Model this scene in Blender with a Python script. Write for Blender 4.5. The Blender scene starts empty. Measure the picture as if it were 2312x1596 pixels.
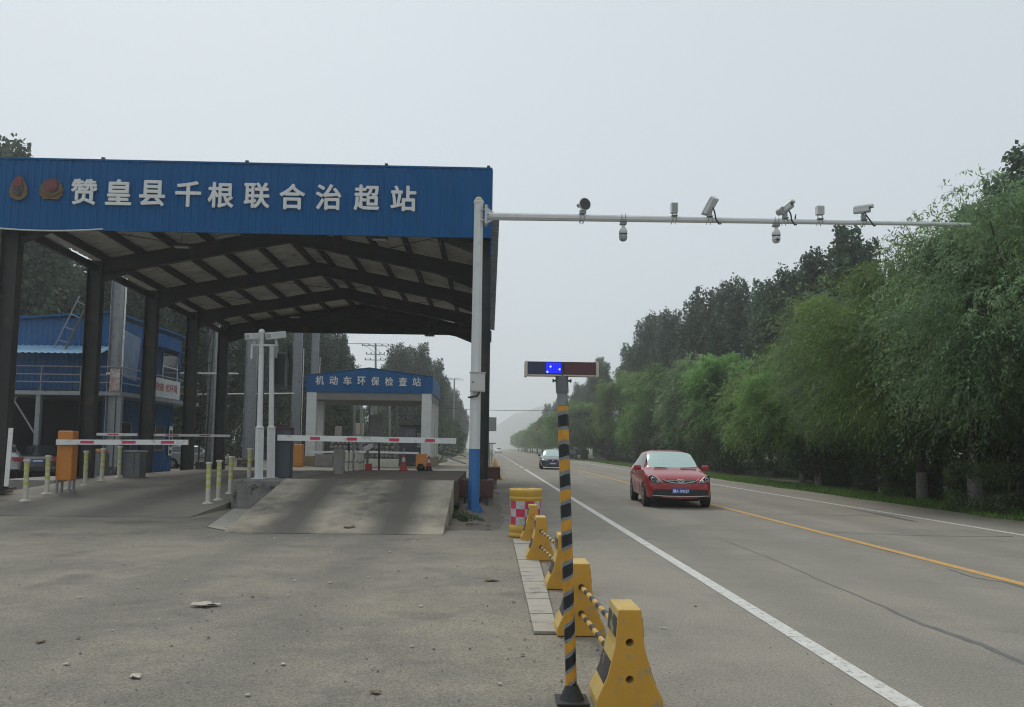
import bpy, bmesh, math, random
import numpy as np
from mathutils import Vector, Matrix
random.seed(7); np.random.seed(7)
scene = bpy.context.scene
col = scene.collection
V = Vector

# ------------------------------------------------------------------ camera
IW, IH, FPX, PPX, PPY = 2312.0, 1596.0, 1800.0, 1156.0, 867.0   # photo grid used for measuring
CAM_H, ROLL = 1.55, 0.012
VPX, VPY = 1105.0, 1010.0                                       # vanishing point of the road
_cx, _cy = VPX - PPX, PPY - VPY
_rx = math.cos(ROLL) * _cx - math.sin(ROLL) * _cy
_ry = math.sin(ROLL) * _cx + math.cos(ROLL) * _cy
YAW = math.atan2(-_rx, FPX)
PITCH = math.atan2(-_ry, FPX)
F_ = V((math.sin(YAW) * math.cos(PITCH), math.cos(YAW) * math.cos(PITCH), math.sin(PITCH)))
R0 = V((math.cos(YAW), -math.sin(YAW), 0)); U0 = R0.cross(F_)
R_ = R0 * math.cos(ROLL) + U0 * math.sin(ROLL)
U_ = U0 * math.cos(ROLL) - R0 * math.sin(ROLL)
CAM = V((0, 0, CAM_H))
cam_d = bpy.data.cameras.new('camera'); cam = bpy.data.objects.new('camera', cam_d); col.objects.link(cam)
cam_d.sensor_width = 36; cam_d.lens = 36 * FPX / IW
cam_d.shift_y = (PPY - IH / 2) / IW
cam_d.clip_start = 0.05; cam_d.clip_end = 6000
m3 = Matrix((R_, U_, -F_)).transposed()
cam.matrix_world = Matrix.Translation(CAM) @ m3.to_4x4()
scene.camera = cam

def ray(x, y):
    d = R_ * ((x - PPX) / FPX) + U_ * ((PPY - y) / FPX) + F_
    return d / d.y
def atY(x, y, Y): return CAM + ray(x, y) * Y                    # point of a pixel at a known distance along the road
def atz(x, y, z=0.0):                                           # point of a pixel on level ground
    d = ray(x, y); return CAM + d * ((z - CAM_H) / d.z)
def atplane(x, y, p, n):
    d = ray(x, y); return CAM + d * ((p - CAM).dot(n) / d.dot(n))

# ------------------------------------------------------------------ sky, sun, exposure
SUN_EL, SUN_AZ = math.radians(52), math.radians(-28)
world = bpy.data.worlds.new('World'); scene.world = world; world.use_nodes = True
wn = world.node_tree; wn.nodes.clear()
wo = wn.nodes.new('ShaderNodeOutputWorld'); bg = wn.nodes.new('ShaderNodeBackground')
sky = wn.nodes.new('ShaderNodeTexSky'); sky.sky_type = 'NISHITA'; sky.sun_disc = False
sky.sun_elevation = SUN_EL; sky.sun_rotation = SUN_AZ; sky.air_density = 1.0; sky.dust_density = 6.0; sky.ozone_density = 1.0
hs = wn.nodes.new('ShaderNodeHueSaturation'); hs.inputs['Saturation'].default_value = 0.25; hs.inputs['Value'].default_value = 1.0
mx = wn.nodes.new('ShaderNodeMix'); mx.data_type = 'RGBA'; mx.inputs[0].default_value = 0.985
mx.inputs[7].default_value = (5.62, 6.26, 6.74, 1)              # even overcast cloud layer
wn.links.new(sky.outputs[0], hs.inputs['Color']); wn.links.new(hs.outputs[0], mx.inputs[6])
wn.links.new(mx.outputs[2], bg.inputs[0]); bg.inputs[1].default_value = 0.10
wn.links.new(bg.outputs[0], wo.inputs[0])
sun_d = bpy.data.lights.new('sun', 'SUN'); sun_d.energy = 1.5; sun_d.angle = math.radians(25); sun_d.color = (1, .96, .9)
sun = bpy.data.objects.new('sun', sun_d); col.objects.link(sun)
sd = V((math.sin(SUN_AZ) * math.cos(SUN_EL), math.cos(SUN_AZ) * math.cos(SUN_EL), math.sin(SUN_EL)))
sun.rotation_euler = sd.to_track_quat('Z', 'Y').to_euler(); sun.location = (0, 0, 60)
scene.view_settings.view_transform = 'Standard'; scene.view_settings.look = 'None'
scene.view_settings.exposure = 0.14; scene.view_settings.gamma = 1.0; scene.view_settings.use_curve_mapping = False
scene.cycles.max_bounces = 6; scene.cycles.diffuse_bounces = 3; scene.cycles.transparent_max_bounces = 6
scene.cycles.volume_bounces = 2
scene.cycles.use_denoising = True
scene.cycles.filter_width = 1.1
scene.cycles.use_adaptive_sampling = False

# ------------------------------------------------------------------ materials
MAT = {}
def mat(name, c1, c2=None, scale=3.0, rough=.6, metal=0.0, bump=0.0, bscale=None, spec=.5, coat=0.0, emit=None, estr=0, detail=6, coords='Object', lo=.35, hi=.65, stretch=None, c3=None, s3=40):
    if name in MAT: return MAT[name]
    m = bpy.data.materials.new(name); m.use_nodes = True
    nt = m.node_tree; b = nt.nodes['Principled BSDF']
    b.inputs['Roughness'].default_value = rough; b.inputs['Metallic'].default_value = metal
    b.inputs['Specular IOR Level'].default_value = spec; b.inputs['Coat Weight'].default_value = coat
    b.inputs['Base Color'].default_value = (*c1, 1)
    tc = nt.nodes.new('ShaderNodeTexCoord'); src = tc.outputs[coords]
    if stretch:
        mp = nt.nodes.new('ShaderNodeMapping'); mp.inputs['Scale'].default_value = stretch
        nt.links.new(src, mp.inputs[0]); src = mp.outputs[0]
    if c2:
        n = nt.nodes.new('ShaderNodeTexNoise'); n.inputs['Scale'].default_value = scale; n.inputs['Detail'].default_value = detail
        n.inputs['Roughness'].default_value = .65
        r = nt.nodes.new('ShaderNodeMapRange'); r.inputs[1].default_value = lo; r.inputs[2].default_value = hi
        mxn = nt.nodes.new('ShaderNodeMix'); mxn.data_type = 'RGBA'
        mxn.inputs[6].default_value = (*c1, 1); mxn.inputs[7].default_value = (*c2, 1)
        nt.links.new(src, n.inputs['Vector']); nt.links.new(n.outputs[0], r.inputs[0]); nt.links.new(r.outputs[0], mxn.inputs[0])
        out = mxn.outputs[2]
        if c3:
            n3 = nt.nodes.new('ShaderNodeTexNoise'); n3.inputs['Scale'].default_value = s3; n3.inputs['Detail'].default_value = 4
            r3 = nt.nodes.new('ShaderNodeMapRange'); r3.inputs[1].default_value = .56; r3.inputs[2].default_value = .68
            m3_ = nt.nodes.new('ShaderNodeMix'); m3_.data_type = 'RGBA'; m3_.inputs[7].default_value = (*c3, 1)
            nt.links.new(src, n3.inputs['Vector']); nt.links.new(n3.outputs[0], r3.inputs[0]); nt.links.new(r3.outputs[0], m3_.inputs[0])
            nt.links.new(out, m3_.inputs[6]); out = m3_.outputs[2]
        nt.links.new(out, b.inputs['Base Color'])
    if bump:
        nb = nt.nodes.new('ShaderNodeTexNoise'); nb.inputs['Scale'].default_value = bscale or scale * 4; nb.inputs['Detail'].default_value = 4
        bp = nt.nodes.new('ShaderNodeBump'); bp.inputs['Strength'].default_value = bump; bp.inputs['Distance'].default_value = .02
        nt.links.new(src, nb.inputs['Vector']); nt.links.new(nb.outputs[0], bp.inputs['Height']); nt.links.new(bp.outputs[0], b.inputs['Normal'])
    if emit:
        b.inputs['Emission Color'].default_value = (*emit, 1); b.inputs['Emission Strength'].default_value = estr
    MAT[name] = m; return m

def ground_mat(name, base, dark, dust, dust_amt, agg=.5, tracks=None, agg_scale=55, dust_scale=.35, dust_stretch=(1, .25, 1), stains=.0):
    """asphalt / concrete: large mottling, drifted dust, visible aggregate, optional dark tyre bands along Y at X positions"""
    m = bpy.data.materials.new(name); m.use_nodes = True; nt = m.node_tree; b = nt.nodes['Principled BSDF']
    N = nt.nodes.new; L = nt.links.new
    b.inputs['Roughness'].default_value = .92; b.inputs['Specular IOR Level'].default_value = .25
    tc = N('ShaderNodeTexCoord'); P = tc.outputs['Object']
    def noise(scale, detail=5, vec=P, rough=.6):
        n = N('ShaderNodeTexNoise'); n.inputs['Scale'].default_value = scale; n.inputs['Detail'].default_value = detail; n.inputs['Roughness'].default_value = rough
        L(vec, n.inputs['Vector']); return n.outputs[0]
    def rng(v, a, c, lo=0, hi=1):
        r = N('ShaderNodeMapRange'); r.inputs[1].default_value = a; r.inputs[2].default_value = c; r.inputs[3].default_value = lo; r.inputs[4].default_value = hi
        L(v, r.inputs[0]); return r.outputs[0]
    def mixc(f, a, c, mode='MIX'):
        x = N('ShaderNodeMix'); x.data_type = 'RGBA'; x.blend_type = mode
        if isinstance(f, float): x.inputs[0].default_value = f
        else: L(f, x.inputs[0])
        for s, v in ((6, a), (7, c)):
            if isinstance(v, tuple): x.inputs[s].default_value = (*v, 1)
            else: L(v, x.inputs[s])
        return x.outputs[2]
    mp = N('ShaderNodeMapping'); mp.inputs['Scale'].default_value = dust_stretch; L(P, mp.inputs[0])
    c = mixc(rng(noise(.8, 6), .35, .65), base, dark)
    c = mixc(rng(noise(dust_scale, 7, mp.outputs[0], .7), .62 - dust_amt * .35, .85 - dust_amt * .35), c, dust)
    c = mixc(rng(noise(3.5, 6), .45, .75, 0, .5), c, dust)
    c = mixc(rng(noise(.13, 5, P, .55), .5, .64, 0, .65), c, dust)
    if tracks:
        sx = N('ShaderNodeSeparateXYZ'); L(P, sx.inputs[0])
        wob = noise(.5, 4)
        for (x0, w, amt) in tracks:
            a = N('ShaderNodeMath'); a.operation = 'SUBTRACT'; a.inputs[1].default_value = x0; L(sx.outputs[0], a.inputs[0])
            w2 = N('ShaderNodeMath'); w2.operation = 'MULTIPLY_ADD'; L(wob, w2.inputs[0]); w2.inputs[1].default_value = .24; L(a.outputs[0], w2.inputs[2])
            w3 = N('ShaderNodeMath'); w3.operation = 'SUBTRACT'; L(w2.outputs[0], w3.inputs[0]); w3.inputs[1].default_value = .12
            ab = N('ShaderNodeMath'); ab.operation = 'ABSOLUTE'; L(w3.outputs[0], ab.inputs[0])
            c = mixc(rng(ab.outputs[0], w * .25, w, amt, 0), c, dark)
    if stains: c = mixc(rng(noise(.9, 3, P, .5), .60, .70, 0, stains), c, tuple(v * .72 for v in dark))
    g = rng(noise(agg_scale, 3, P, .8), .3, .7, 1 - agg, 1 + agg)
    gm = N('ShaderNodeMix'); gm.data_type = 'RGBA'; gm.blend_type = 'MULTIPLY'; gm.inputs[0].default_value = 1
    L(c, gm.inputs[6]); L(g, gm.inputs[7]); L(gm.outputs[2], b.inputs['Base Color'])
    bp = N('ShaderNodeBump'); bp.inputs['Strength'].default_value = .5; bp.inputs['Distance'].default_value = .012
    L(noise(agg_scale * .8, 3), bp.inputs['Height']); L(bp.outputs[0], b.inputs['Normal'])
    MAT[name] = m; return m

def leaf_mat(name, c_dark, c_light, trans=.35):
    m = bpy.data.materials.new(name); m.use_nodes = True; nt = m.node_tree; N = nt.nodes.new; L = nt.links.new
    nt.nodes.remove(nt.nodes['Principled BSDF']); out = nt.nodes['Material Output']
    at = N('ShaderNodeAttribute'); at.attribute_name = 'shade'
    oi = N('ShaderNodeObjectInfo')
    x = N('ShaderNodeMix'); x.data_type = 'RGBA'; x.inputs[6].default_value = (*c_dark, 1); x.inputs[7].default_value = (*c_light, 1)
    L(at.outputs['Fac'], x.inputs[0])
    hv = N('ShaderNodeHueSaturation'); L(x.outputs[2], hv.inputs['Color'])
    r = N('ShaderNodeMapRange'); r.inputs[3].default_value = .78; r.inputs[4].default_value = 1.22; L(oi.outputs['Random'], r.inputs[0]); L(r.outputs[0], hv.inputs['Value'])
    r2 = N('ShaderNodeMapRange'); r2.inputs[3].default_value = .485; r2.inputs[4].default_value = .515; L(oi.outputs['Random'], r2.inputs[0]); L(r2.outputs[0], hv.inputs['Hue'])
    d = N('ShaderNodeBsdfPrincipled'); d.inputs['Roughness'].default_value = .5; d.inputs['Specular IOR Level'].default_value = .35
    t = N('ShaderNodeBsdfTranslucent'); L(hv.outputs[0], d.inputs['Base Color']); L(hv.outputs[0], t.inputs[0])
    ms = N('ShaderNodeMixShader'); ms.inputs[0].default_value = trans; L(d.outputs[0], ms.inputs[1]); L(t.outputs[0], ms.inputs[2]); L(ms.outputs[0], out.inputs[0])
    MAT[name] = m; return m

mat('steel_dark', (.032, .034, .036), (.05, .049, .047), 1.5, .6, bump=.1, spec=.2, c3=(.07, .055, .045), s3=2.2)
mat('steel_grey', (.20, .22, .24), (.25, .265, .28), .8, .5, c3=(.16, .15, .14), s3=6)
mat('cladding_blue', (.005, .082, .225), (.007, .100, .265), .9, .5, spec=.08, c3=(.012, .095, .225), s3=2.2, stretch=(2.2, 1, .22))
mat('cladding_blue_old', (.013, .085, .22), (.018, .10, .25), .7, .55, spec=.15, c3=(.06, .11, .19), s3=3)
mat('sheet_under', (.44, .44, .42), (.54, .54, .52), .5, .6, c3=(.34, .31, .27), s3=1.5)
mat('awning_blue', (.20, .38, .55), (.28, .46, .62), 1.2, .45)
mat('white_paint', (.72, .72, .70), (.66, .66, .63), 2, .42, c3=(.5, .48, .43), s3=5)
mat('pole_white', (.62, .63, .62), (.57, .58, .57), 1.2, .4, c3=(.54, .53, .50), s3=5)
mat('blue_paint', (.02, .13, .36), (.025, .145, .38), 3, .45, c3=(.05, .14, .28), s3=9)
mat('letter_white', (.66, .67, .66), (.58, .58, .57), 4, .45)
mat('concrete', (.28, .265, .24), (.21, .20, .185), 1.6, .9, bump=.4, bscale=18, c3=(.13, .125, .12), s3=3)
mat('concrete_light', (.40, .37, .31), (.34, .315, .265), 2.2, .9, bump=.35, bscale=25, c3=(.24, .225, .2), s3=5)
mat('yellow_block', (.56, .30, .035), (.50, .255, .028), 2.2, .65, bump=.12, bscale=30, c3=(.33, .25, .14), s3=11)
mat('yellow_skylit_chipped', (.55, .40, .14), (.48, .31, .06), 5, .75, bump=.12, c3=(.42, .36, .25), s3=12)
mat('black_band', (.03, .03, .032), (.05, .05, .05), 6, .6, c3=(.32, .27, .14), s3=9)
mat('black_plain', (.012, .012, .014), (.02, .02, .02), 6, .5)
mat('tape_yellow', (.58, .27, .02), (.52, .23, .018), 9, .45)
mat('tape_black', (.008, .010, .013), (.015, .016, .018), 9, .4)
mat('galv', (.19, .205, .205), (.25, .26, .255), 5, .42, metal=.35, c3=(.14, .14, .14), s3=12)
mat('barrel_yellow', (.60, .37, .05), (.54, .32, .04), 3, .45, c3=(.42, .30, .12), s3=6)
mat('refl_red', (.55, .03, .09), (.5, .04, .1), 7, .4)
mat('refl_white', (.50, .50, .48), (.44, .44, .42), 7, .4)
mat('red_paint', (.40, .02, .02), (.34, .02, .02), 5, .45)
mat('orange_paint', (.56, .205, .03), (.50, .18, .028), 2, .5, c3=(.40, .18, .06), s3=6)
mat('bollard_white', (.56, .54, .44), (.48, .46, .38), 4, .6, c3=(.36, .32, .24), s3=8)
mat('bollard_yellow', (.50, .48, .10), (.44, .43, .12), 4, .6)
mat('cabinet_grey', (.105, .115, .125), (.13, .14, .145), 2, .5, c3=(.16, .15, .13), s3=5)
mat('cabinet_dark', (.05, .06, .072), (.065, .075, .085), 2, .5)
mat('box_white', (.55, .55, .53), (.5, .5, .48), 3, .45)
mat('cam_white', (.60, .61, .60), (.54, .55, .54), 6, .4)
mat('cam_grey', (.28, .29, .29), (.32, .33, .33), 6, .45)
mat('glass_dark', (.010, .014, .018), None, rough=.06, spec=.8)
mat('lens_black', (.006, .008, .014), None, rough=.15, spec=.6)
mat('red_oxide', (.075, .026, .026), (.095, .036, .034), 3, .7, bump=.15, c3=(.06, .035, .03), s3=9)
mat('line_white', (.62, .61, .57), (.50, .49, .45), 5, .8, c3=(.28, .265, .235), s3=17)
mat('line_yellow', (.58, .33, .085), (.48, .28, .09), 5, .8, c3=(.30, .25, .17), s3=13)
mat('tar', (.105, .108, .10), (.14, .14, .13), 7, .6)
mat('bark', (.045, .038, .032), (.085, .075, .062), 6, .95, bump=.6, bscale=20, stretch=(1, 1, .25))
mat('whitewash', (.29, .28, .255), (.17, .165, .15), 7, .9, bump=.3)
mat('soil', (.12, .10, .08), (.17, .145, .11), 1.5, .95, bump=.5, bscale=14)
mat('grass_ground', (.055, .085, .028), (.10, .105, .05), 1.1, .95, bump=.5, bscale=10)
mat('hill', (.05, .075, .05), (.07, .09, .06), .01, .95)
mat('tyre', (.014, .014, .015), (.022, .022, .022), 8, .8)
mat('rim', (.32, .33, .34), None, rough=.35, metal=.8)
mat('chrome', (.7, .7, .7), None, rough=.15, metal=1.0)
mat('car_red', (.36, .012, .020), (.33, .011, .018), 2, .28, coat=.6, c3=(.20, .03, .03), s3=3)
mat('car_black', (.008, .009, .011), None, rough=.22, coat=.7)
mat('car_silver', (.36, .37, .38), None, rough=.3, metal=.4, coat=.5)
mat('car_white', (.62, .62, .62), None, rough=.3, coat=.5)
mat('windscreen', (.50, .62, .57), None, rough=.10, metal=.75, spec=.7)
mat('glass_car', (.03, .036, .04), None, rough=.05, spec=.9, metal=.25)
mat('plastic_black', (.012, .012, .013), None, rough=.5)
mat('lamp_clear', (.45, .46, .47), None, rough=.12, metal=.5, spec=.8)
mat('lamp_red', (.30, .01, .012), None, rough=.15, spec=.7)
mat('plate_blue', (.015, .075, .33), None, rough=.4)
mat('plate_white', (.75, .77, .8), None, rough=.5)
mat('led_blue_off', (.006, .014, .05), None, rough=.15, spec=.6)
mat('led_red_off', (.07, .008, .012), None, rough=.15, spec=.6)
mat('led_blue_on', (.0, .0, .3), None, rough=.4, emit=(.01, .02, 1.0), estr=1.6)
mat('led_core', (.1, .1, .6), None, rough=.4, emit=(.25, .3, 1.0), estr=2.0)
mat('ivory', (.50, .47, .39), (.45, .42, .35), 8, .5)
mat('banner', (.50, .58, .62), (.62, .64, .62), .9, .7)
mat('banner_red', (.42, .05, .05), None, rough=.7)
mat('window_dark', (.02, .025, .03), None, rough=.1, spec=.7)
mat('carport_dark', (.02, .03, .042), (.03, .038, .048), 1, .8)
mat('gold', (.15, .088, .03), (.10, .06, .022), 9, .5, metal=.2)
mat('emblem_red', (.17, .022, .026), (.13, .02, .024), 9, .5)
mat('emblem_dark', (.03, .03, .035), None, rough=.5)
mat('stone', (.30, .29, .26), (.20, .19, .17), 4, .9, bump=.4)
mat('mortar', (.05, .048, .045), (.07, .066, .06), 5, .95)
mat('wood', (.16, .11, .065), (.11, .078, .05), 3, .8, stretch=(1, 6, 1))
mat('paper', (.50, .47, .41), (.40, .36, .29), 12, .8)
mat('dry_leaf', (.22, .17, .11), (.14, .10, .065), 14, .85)
mat('cream', (.55, .45, .28), (.48, .38, .22), 2, .7)
mat('sack_white', (.60, .60, .58), (.4, .4, .4), 4, .8)
mat('wire', (.03, .03, .03), None, rough=.6)
mat('cable_white', (.55, .55, .52), None, rough=.6)
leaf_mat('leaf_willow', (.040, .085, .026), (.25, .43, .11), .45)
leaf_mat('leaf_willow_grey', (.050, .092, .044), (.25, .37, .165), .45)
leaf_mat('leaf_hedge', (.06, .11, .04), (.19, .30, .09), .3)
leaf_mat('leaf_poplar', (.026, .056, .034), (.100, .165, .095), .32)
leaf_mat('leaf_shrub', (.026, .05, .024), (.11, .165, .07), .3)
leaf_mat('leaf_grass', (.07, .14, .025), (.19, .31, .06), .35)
ground_mat('apron_asphalt', (.220, .202, .166), (.155, .145, .125), (.295, .26, .20), .44, .46, dust_scale=.22, dust_stretch=(.6, 1.0, 1), tracks=[(-3.62, .55, .5), (-1.75, .55, .5), (-8.4, .8, .45), (-10.6, .8, .4), (-5.9, .4, .3)], stains=.55)
ground_mat('road_asphalt', (.262, .240, .200), (.205, .192, .165), (.30, .272, .222), .28, .34, agg_scale=45, dust_scale=.5, dust_stretch=(1.4, .07, 1),
           tracks=[(3.3, .55, .6), (5.0, .55, .55), (6.5, .55, .6), (8.2, .55, .55)])
ground_mat('ramp_concrete', (.40, .35, .27), (.112, .104, .092), (.42, .375, .295), .4, .14, tracks=[(-3.62, .58, .95), (-1.75, .58, .95)], agg_scale=60, stains=.2)
ground_mat('lane_concrete', (.21, .192, .165), (.105, .098, .09), (.26, .235, .195), .5, .15, tracks=[(-10.6, .9, .6), (-8.4, .9, .6)], agg_scale=60)

# ------------------------------------------------------------------ builders
ORG = {}
class MB:
    def __init__(s): s.v = []; s.f = []; s.sm = []
    def add(s, vs, fs, smooth=False):
        o = len(s.v); s.v += [tuple(p) for p in vs]
        for f in fs: s.f.append(tuple(i + o for i in f)); s.sm.append(smooth)
        return s
    def box(s, x0, x1, y0, y1, z0, z1):
        return s.add([(x0, y0, z0), (x1, y0, z0), (x1, y1, z0), (x0, y1, z0), (x0, y0, z1), (x1, y0, z1), (x1, y1, z1), (x0, y1, z1)],
                     [(0, 3, 2, 1), (4, 5, 6, 7), (0, 1, 5, 4), (1, 2, 6, 5), (2, 3, 7, 6), (3, 0, 4, 7)])
    def bbox(s, x0, x1, y0, y1, z0, z1, b=.02):
        """box with chamfered edges"""
        bm = bmesh.new(); r = bmesh.ops.create_cube(bm, size=1)
        for v in bm.verts: v.co = V(((x0 + x1) / 2 + v.co.x * (x1 - x0), (y0 + y1) / 2 + v.co.y * (y1 - y0), (z0 + z1) / 2 + v.co.z * (z1 - z0)))
        bmesh.ops.bevel(bm, geom=bm.edges[:], offset=b, segments=2, profile=.5, affect='EDGES')
        return s.bm(bm)
    def bm(s, bm, smooth=False):
        bm.verts.index_update(); s.add([v.co[:] for v in bm.verts], [[v.index for v in f.verts] for f in bm.faces], smooth); bm.free(); return s
    def beam(s, p, q, w, h=None, up=(0, 0, 1)):
        p, q = V(p), V(q); h = h or w; d = (q - p).normalized(); up = V(up)
        if abs(d.dot(up)) > .98: up = V((0, 1, 0))
        a = d.cross(up).normalized() * (w / 2); b = a.cross(d).normalized() * (h / 2)
        vs = [p - a - b, p + a - b, p + a + b, p - a + b, q - a - b, q + a - b, q + a + b, q - a + b]
        return s.add(vs, [(3, 2, 1, 0), (4, 5, 6, 7), (0, 1, 5, 4), (1, 2, 6, 5), (2, 3, 7, 6), (3, 0, 4, 7)])
    def tube(s, pts, rs, n=12, caps=True, smooth=True, twist=0.0):
        pts = [V(p) for p in pts]
        if not isinstance(rs, (list, tuple)): rs = [rs] * len(pts)
        vs = []; fs = []; a = None
        for i, p in enumerate(pts):
            d = (pts[min(i + 1, len(pts) - 1)] - pts[max(i - 1, 0)]).normalized()
            if a is None: a = d.orthogonal().normalized()
            a = (a - d * a.dot(d)).normalized(); b = d.cross(a)
            for k in range(n):
                t = 2 * math.pi * k / n + twist
                vs.append(p + (a * math.cos(t) + b * math.sin(t)) * rs[i])
        for i in range(len(pts) - 1):
            for k in range(n):
                k2 = (k + 1) % n; fs.append((i * n + k, i * n + k2, (i + 1) * n + k2, (i + 1) * n + k))
        s.add(vs, fs, smooth)
        if caps:
            s.add(vs[:n], [tuple(range(n - 1, -1, -1))]); s.add(vs[-n:], [tuple(range(n))])
        return s
    def lathe(s, prof, c=(0, 0, 0), n=24, smooth=True):
        vs = []; fs = []
        for (r, z) in prof:
            for k in range(n):
                t = 2 * math.pi * k / n; vs.append((c[0] + r * math.cos(t), c[1] + r * math.sin(t), c[2] + z))
        for i in range(len(prof) - 1):
            for k in range(n):
                k2 = (k + 1) % n; fs.append((i * n + k, i * n + k2, (i + 1) * n + k2, (i + 1) * n + k))
        return s.add(vs, fs, smooth)
    def prism(s, poly, y0, y1, axis='y'):
        """polygon (u,v) counter-clockwise seen from -axis, extruded along axis y (u=x,v=z), x (u=y,v=z) or z (u=x,v=y)"""
        n = len(poly)
        P = {'y': lambda u, v, w: (u, w, v), 'x': lambda u, v, w: (w, u, v), 'z': lambda u, v, w: (u, v, w)}[axis]
        vs = [P(u, v, y0) for u, v in poly] + [P(u, v, y1) for u, v in poly]
        fs = [tuple(range(n)), tuple(range(2 * n - 1, n - 1, -1))] + [(i, i + n, (i + 1) % n + n, (i + 1) % n) for i in range(n)]
        return s.add(vs, fs)
    def sphere(s, c, r, n=12, m=8, sc=(1, 1, 1)):
        prof = [(r * math.sin(math.pi * i / m), -r * math.cos(math.pi * i / m)) for i in range(m + 1)]
        k = MB().lathe([(max(a, 1e-4), b) for a, b in prof], n=n)
        return s.add([(c[0] + x * sc[0], c[1] + y * sc[1], c[2] + z * sc[2]) for x, y, z in k.v], k.f, True)
    def hsec(s, x, y, z0, z1, w, d, t=.03, axis='x'):
        """H column: web along x (w deep), flanges d wide along y"""
        if axis == 'x':
            s.box(x - w / 2, x - w / 2 + t, y - d / 2, y + d / 2, z0, z1); s.box(x + w / 2 - t, x + w / 2, y - d / 2, y + d / 2, z0, z1)
            s.box(x - w / 2 + t, x + w / 2 - t, y - t / 2, y + t / 2, z0, z1)
        else:
            s.box(x - d / 2, x + d / 2, y - w / 2, y - w / 2 + t, z0, z1); s.box(x - d / 2, x + d / 2, y + w / 2 - t, y + w / 2, z0, z1)
            s.box(x - t / 2, x + t / 2, y - w / 2 + t, y + w / 2 - t, z0, z1)
        return s
    def mesh(s, name, m, o=(0, 0, 0)):
        me = bpy.data.meshes.new(name)
        me.from_pydata([(x - o[0], y - o[1], z - o[2]) for x, y, z in s.v], [], s.f)
        if m: me.materials.append(MAT[m] if isinstance(m, str) else m)
        me.polygons.foreach_set('use_smooth', s.sm); me.update()
        return me
    def fix(s):
        return s
    def build(s, name, m, parent=None, local=False, recalc=True):
        o = V((0, 0, 0))
        if parent is not None and not local: o = ORG.get(parent.name, V((0, 0, 0)))
        me = s.mesh(name, m, o)
        if recalc:
            bm = bmesh.new(); bm.from_mesh(me); bmesh.ops.recalc_face_normals(bm, faces=bm.faces[:]); bm.to_mesh(me); bm.free()
        return link(name, me, parent, o)

def link(name, me, parent=None, o=None):
    ob = bpy.data.objects.new(name, me); col.objects.link(ob)
    if parent is not None: ob.parent = parent
    ORG[ob.name] = V(o) if o is not None else ORG.get(parent.name, V((0, 0, 0))) if parent is not None else V((0, 0, 0))
    return ob
def tag(o, label=None, cat=None, group=None, kind=None):
    if label: o['label'] = label
    if cat: o['category'] = cat
    if group: o['group'] = group
    if kind: o['kind'] = kind
    return o
def thing(name, label, cat, loc=(0, 0, 0), rz=0, group=None):
    o = bpy.data.objects.new(name, None); o.empty_display_size = .2; col.objects.link(o)
    o.location = loc; o.rotation_euler = (0, 0, rz); ORG[o.name] = V(loc)
    return tag(o, label, cat, group)
def copy_tree(o, loc=None, rz=None, parent=None, label=None, group=None, scale=None):
    c = o.copy(); col.objects.link(c)
    if parent is not None: c.parent = parent
    if loc is not None: c.location = loc
    if rz is not None: c.rotation_euler = (0, 0, rz)
    if scale is not None: c.scale = scale if isinstance(scale, (tuple, list)) else (scale,) * 3
    if label: c['label'] = label
    if group: c['group'] = group
    for ch in o.children: copy_tree(ch, parent=c)
    return c
ORD = ['first', 'second', 'third', 'fourth', 'fifth', 'sixth', 'seventh', 'eighth', 'ninth', 'tenth', 'eleventh', 'twelfth', 'thirteenth', 'fourteenth', 'fifteenth', 'sixteenth',
       'seventeenth', 'eighteenth', 'nineteenth', 'twentieth', 'twenty-first', 'twenty-second', 'twenty-third', 'twenty-fourth', 'twenty-fifth', 'twenty-sixth', 'twenty-seventh', 'twenty-eighth', 'twenty-ninth', 'thirtieth',
       'thirty-first', 'thirty-second', 'thirty-third', 'thirty-fourth', 'thirty-fifth', 'thirty-sixth', 'thirty-seventh', 'thirty-eighth', 'thirty-ninth', 'fortieth']
def struct(name, mb, m, parent=None):
    o = mb.build(name, m, parent)
    if parent is None: o['kind'] = 'structure'
    return o

def text_mesh(body, size, extrude=.0, offset=0.0, cw=None):
    """flat lettering in the XZ plane facing -Y, centred on the origin"""
    cu = bpy.data.curves.new('t', 'FONT'); cu.body = body; cu.size = size; cu.extrude = extrude; cu.offset = offset; cu.resolution_u = 3
    ob = bpy.data.objects.new('t', cu); col.objects.link(ob)
    dg = bpy.context.evaluated_depsgraph_get(); dg.update()
    me = bpy.data.meshes.new_from_object(ob.evaluated_get(dg))
    bpy.data.objects.remove(ob); bpy.data.curves.remove(cu)
    n = len(me.vertices); co = np.zeros(n * 3); me.vertices.foreach_get('co', co); co = co.reshape(-1, 3)
    if n:
        c = (co.min(0) + co.max(0)) / 2; co -= c
        out = np.stack([co[:, 0], -co[:, 2], co[:, 1]], 1); me.vertices.foreach_set('co', out.ravel()); me.update()
    return me
def embolden(me, r):
    """thicker strokes: the glyph repeated in a small ring, each copy a hair further out"""
    n = len(me.vertices); co = np.zeros(n * 3); me.vertices.foreach_get('co', co); co = co.reshape(-1, 3)
    fs = [tuple(p.vertices) for p in me.polygons]; V_ = []; F = []
    for k in range(9):
        a = k * math.pi / 4; d = np.array([math.cos(a) * r, -.0007 * k, math.sin(a) * r]) if k < 8 else np.array([0, -.0063, 0])
        V_ += [tuple(p) for p in co + d]; F += [tuple(i + k * n for i in f) for f in fs]
    m2 = bpy.data.meshes.new('glyph'); m2.from_pydata(V_, [], F); m2.update(); return m2
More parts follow.
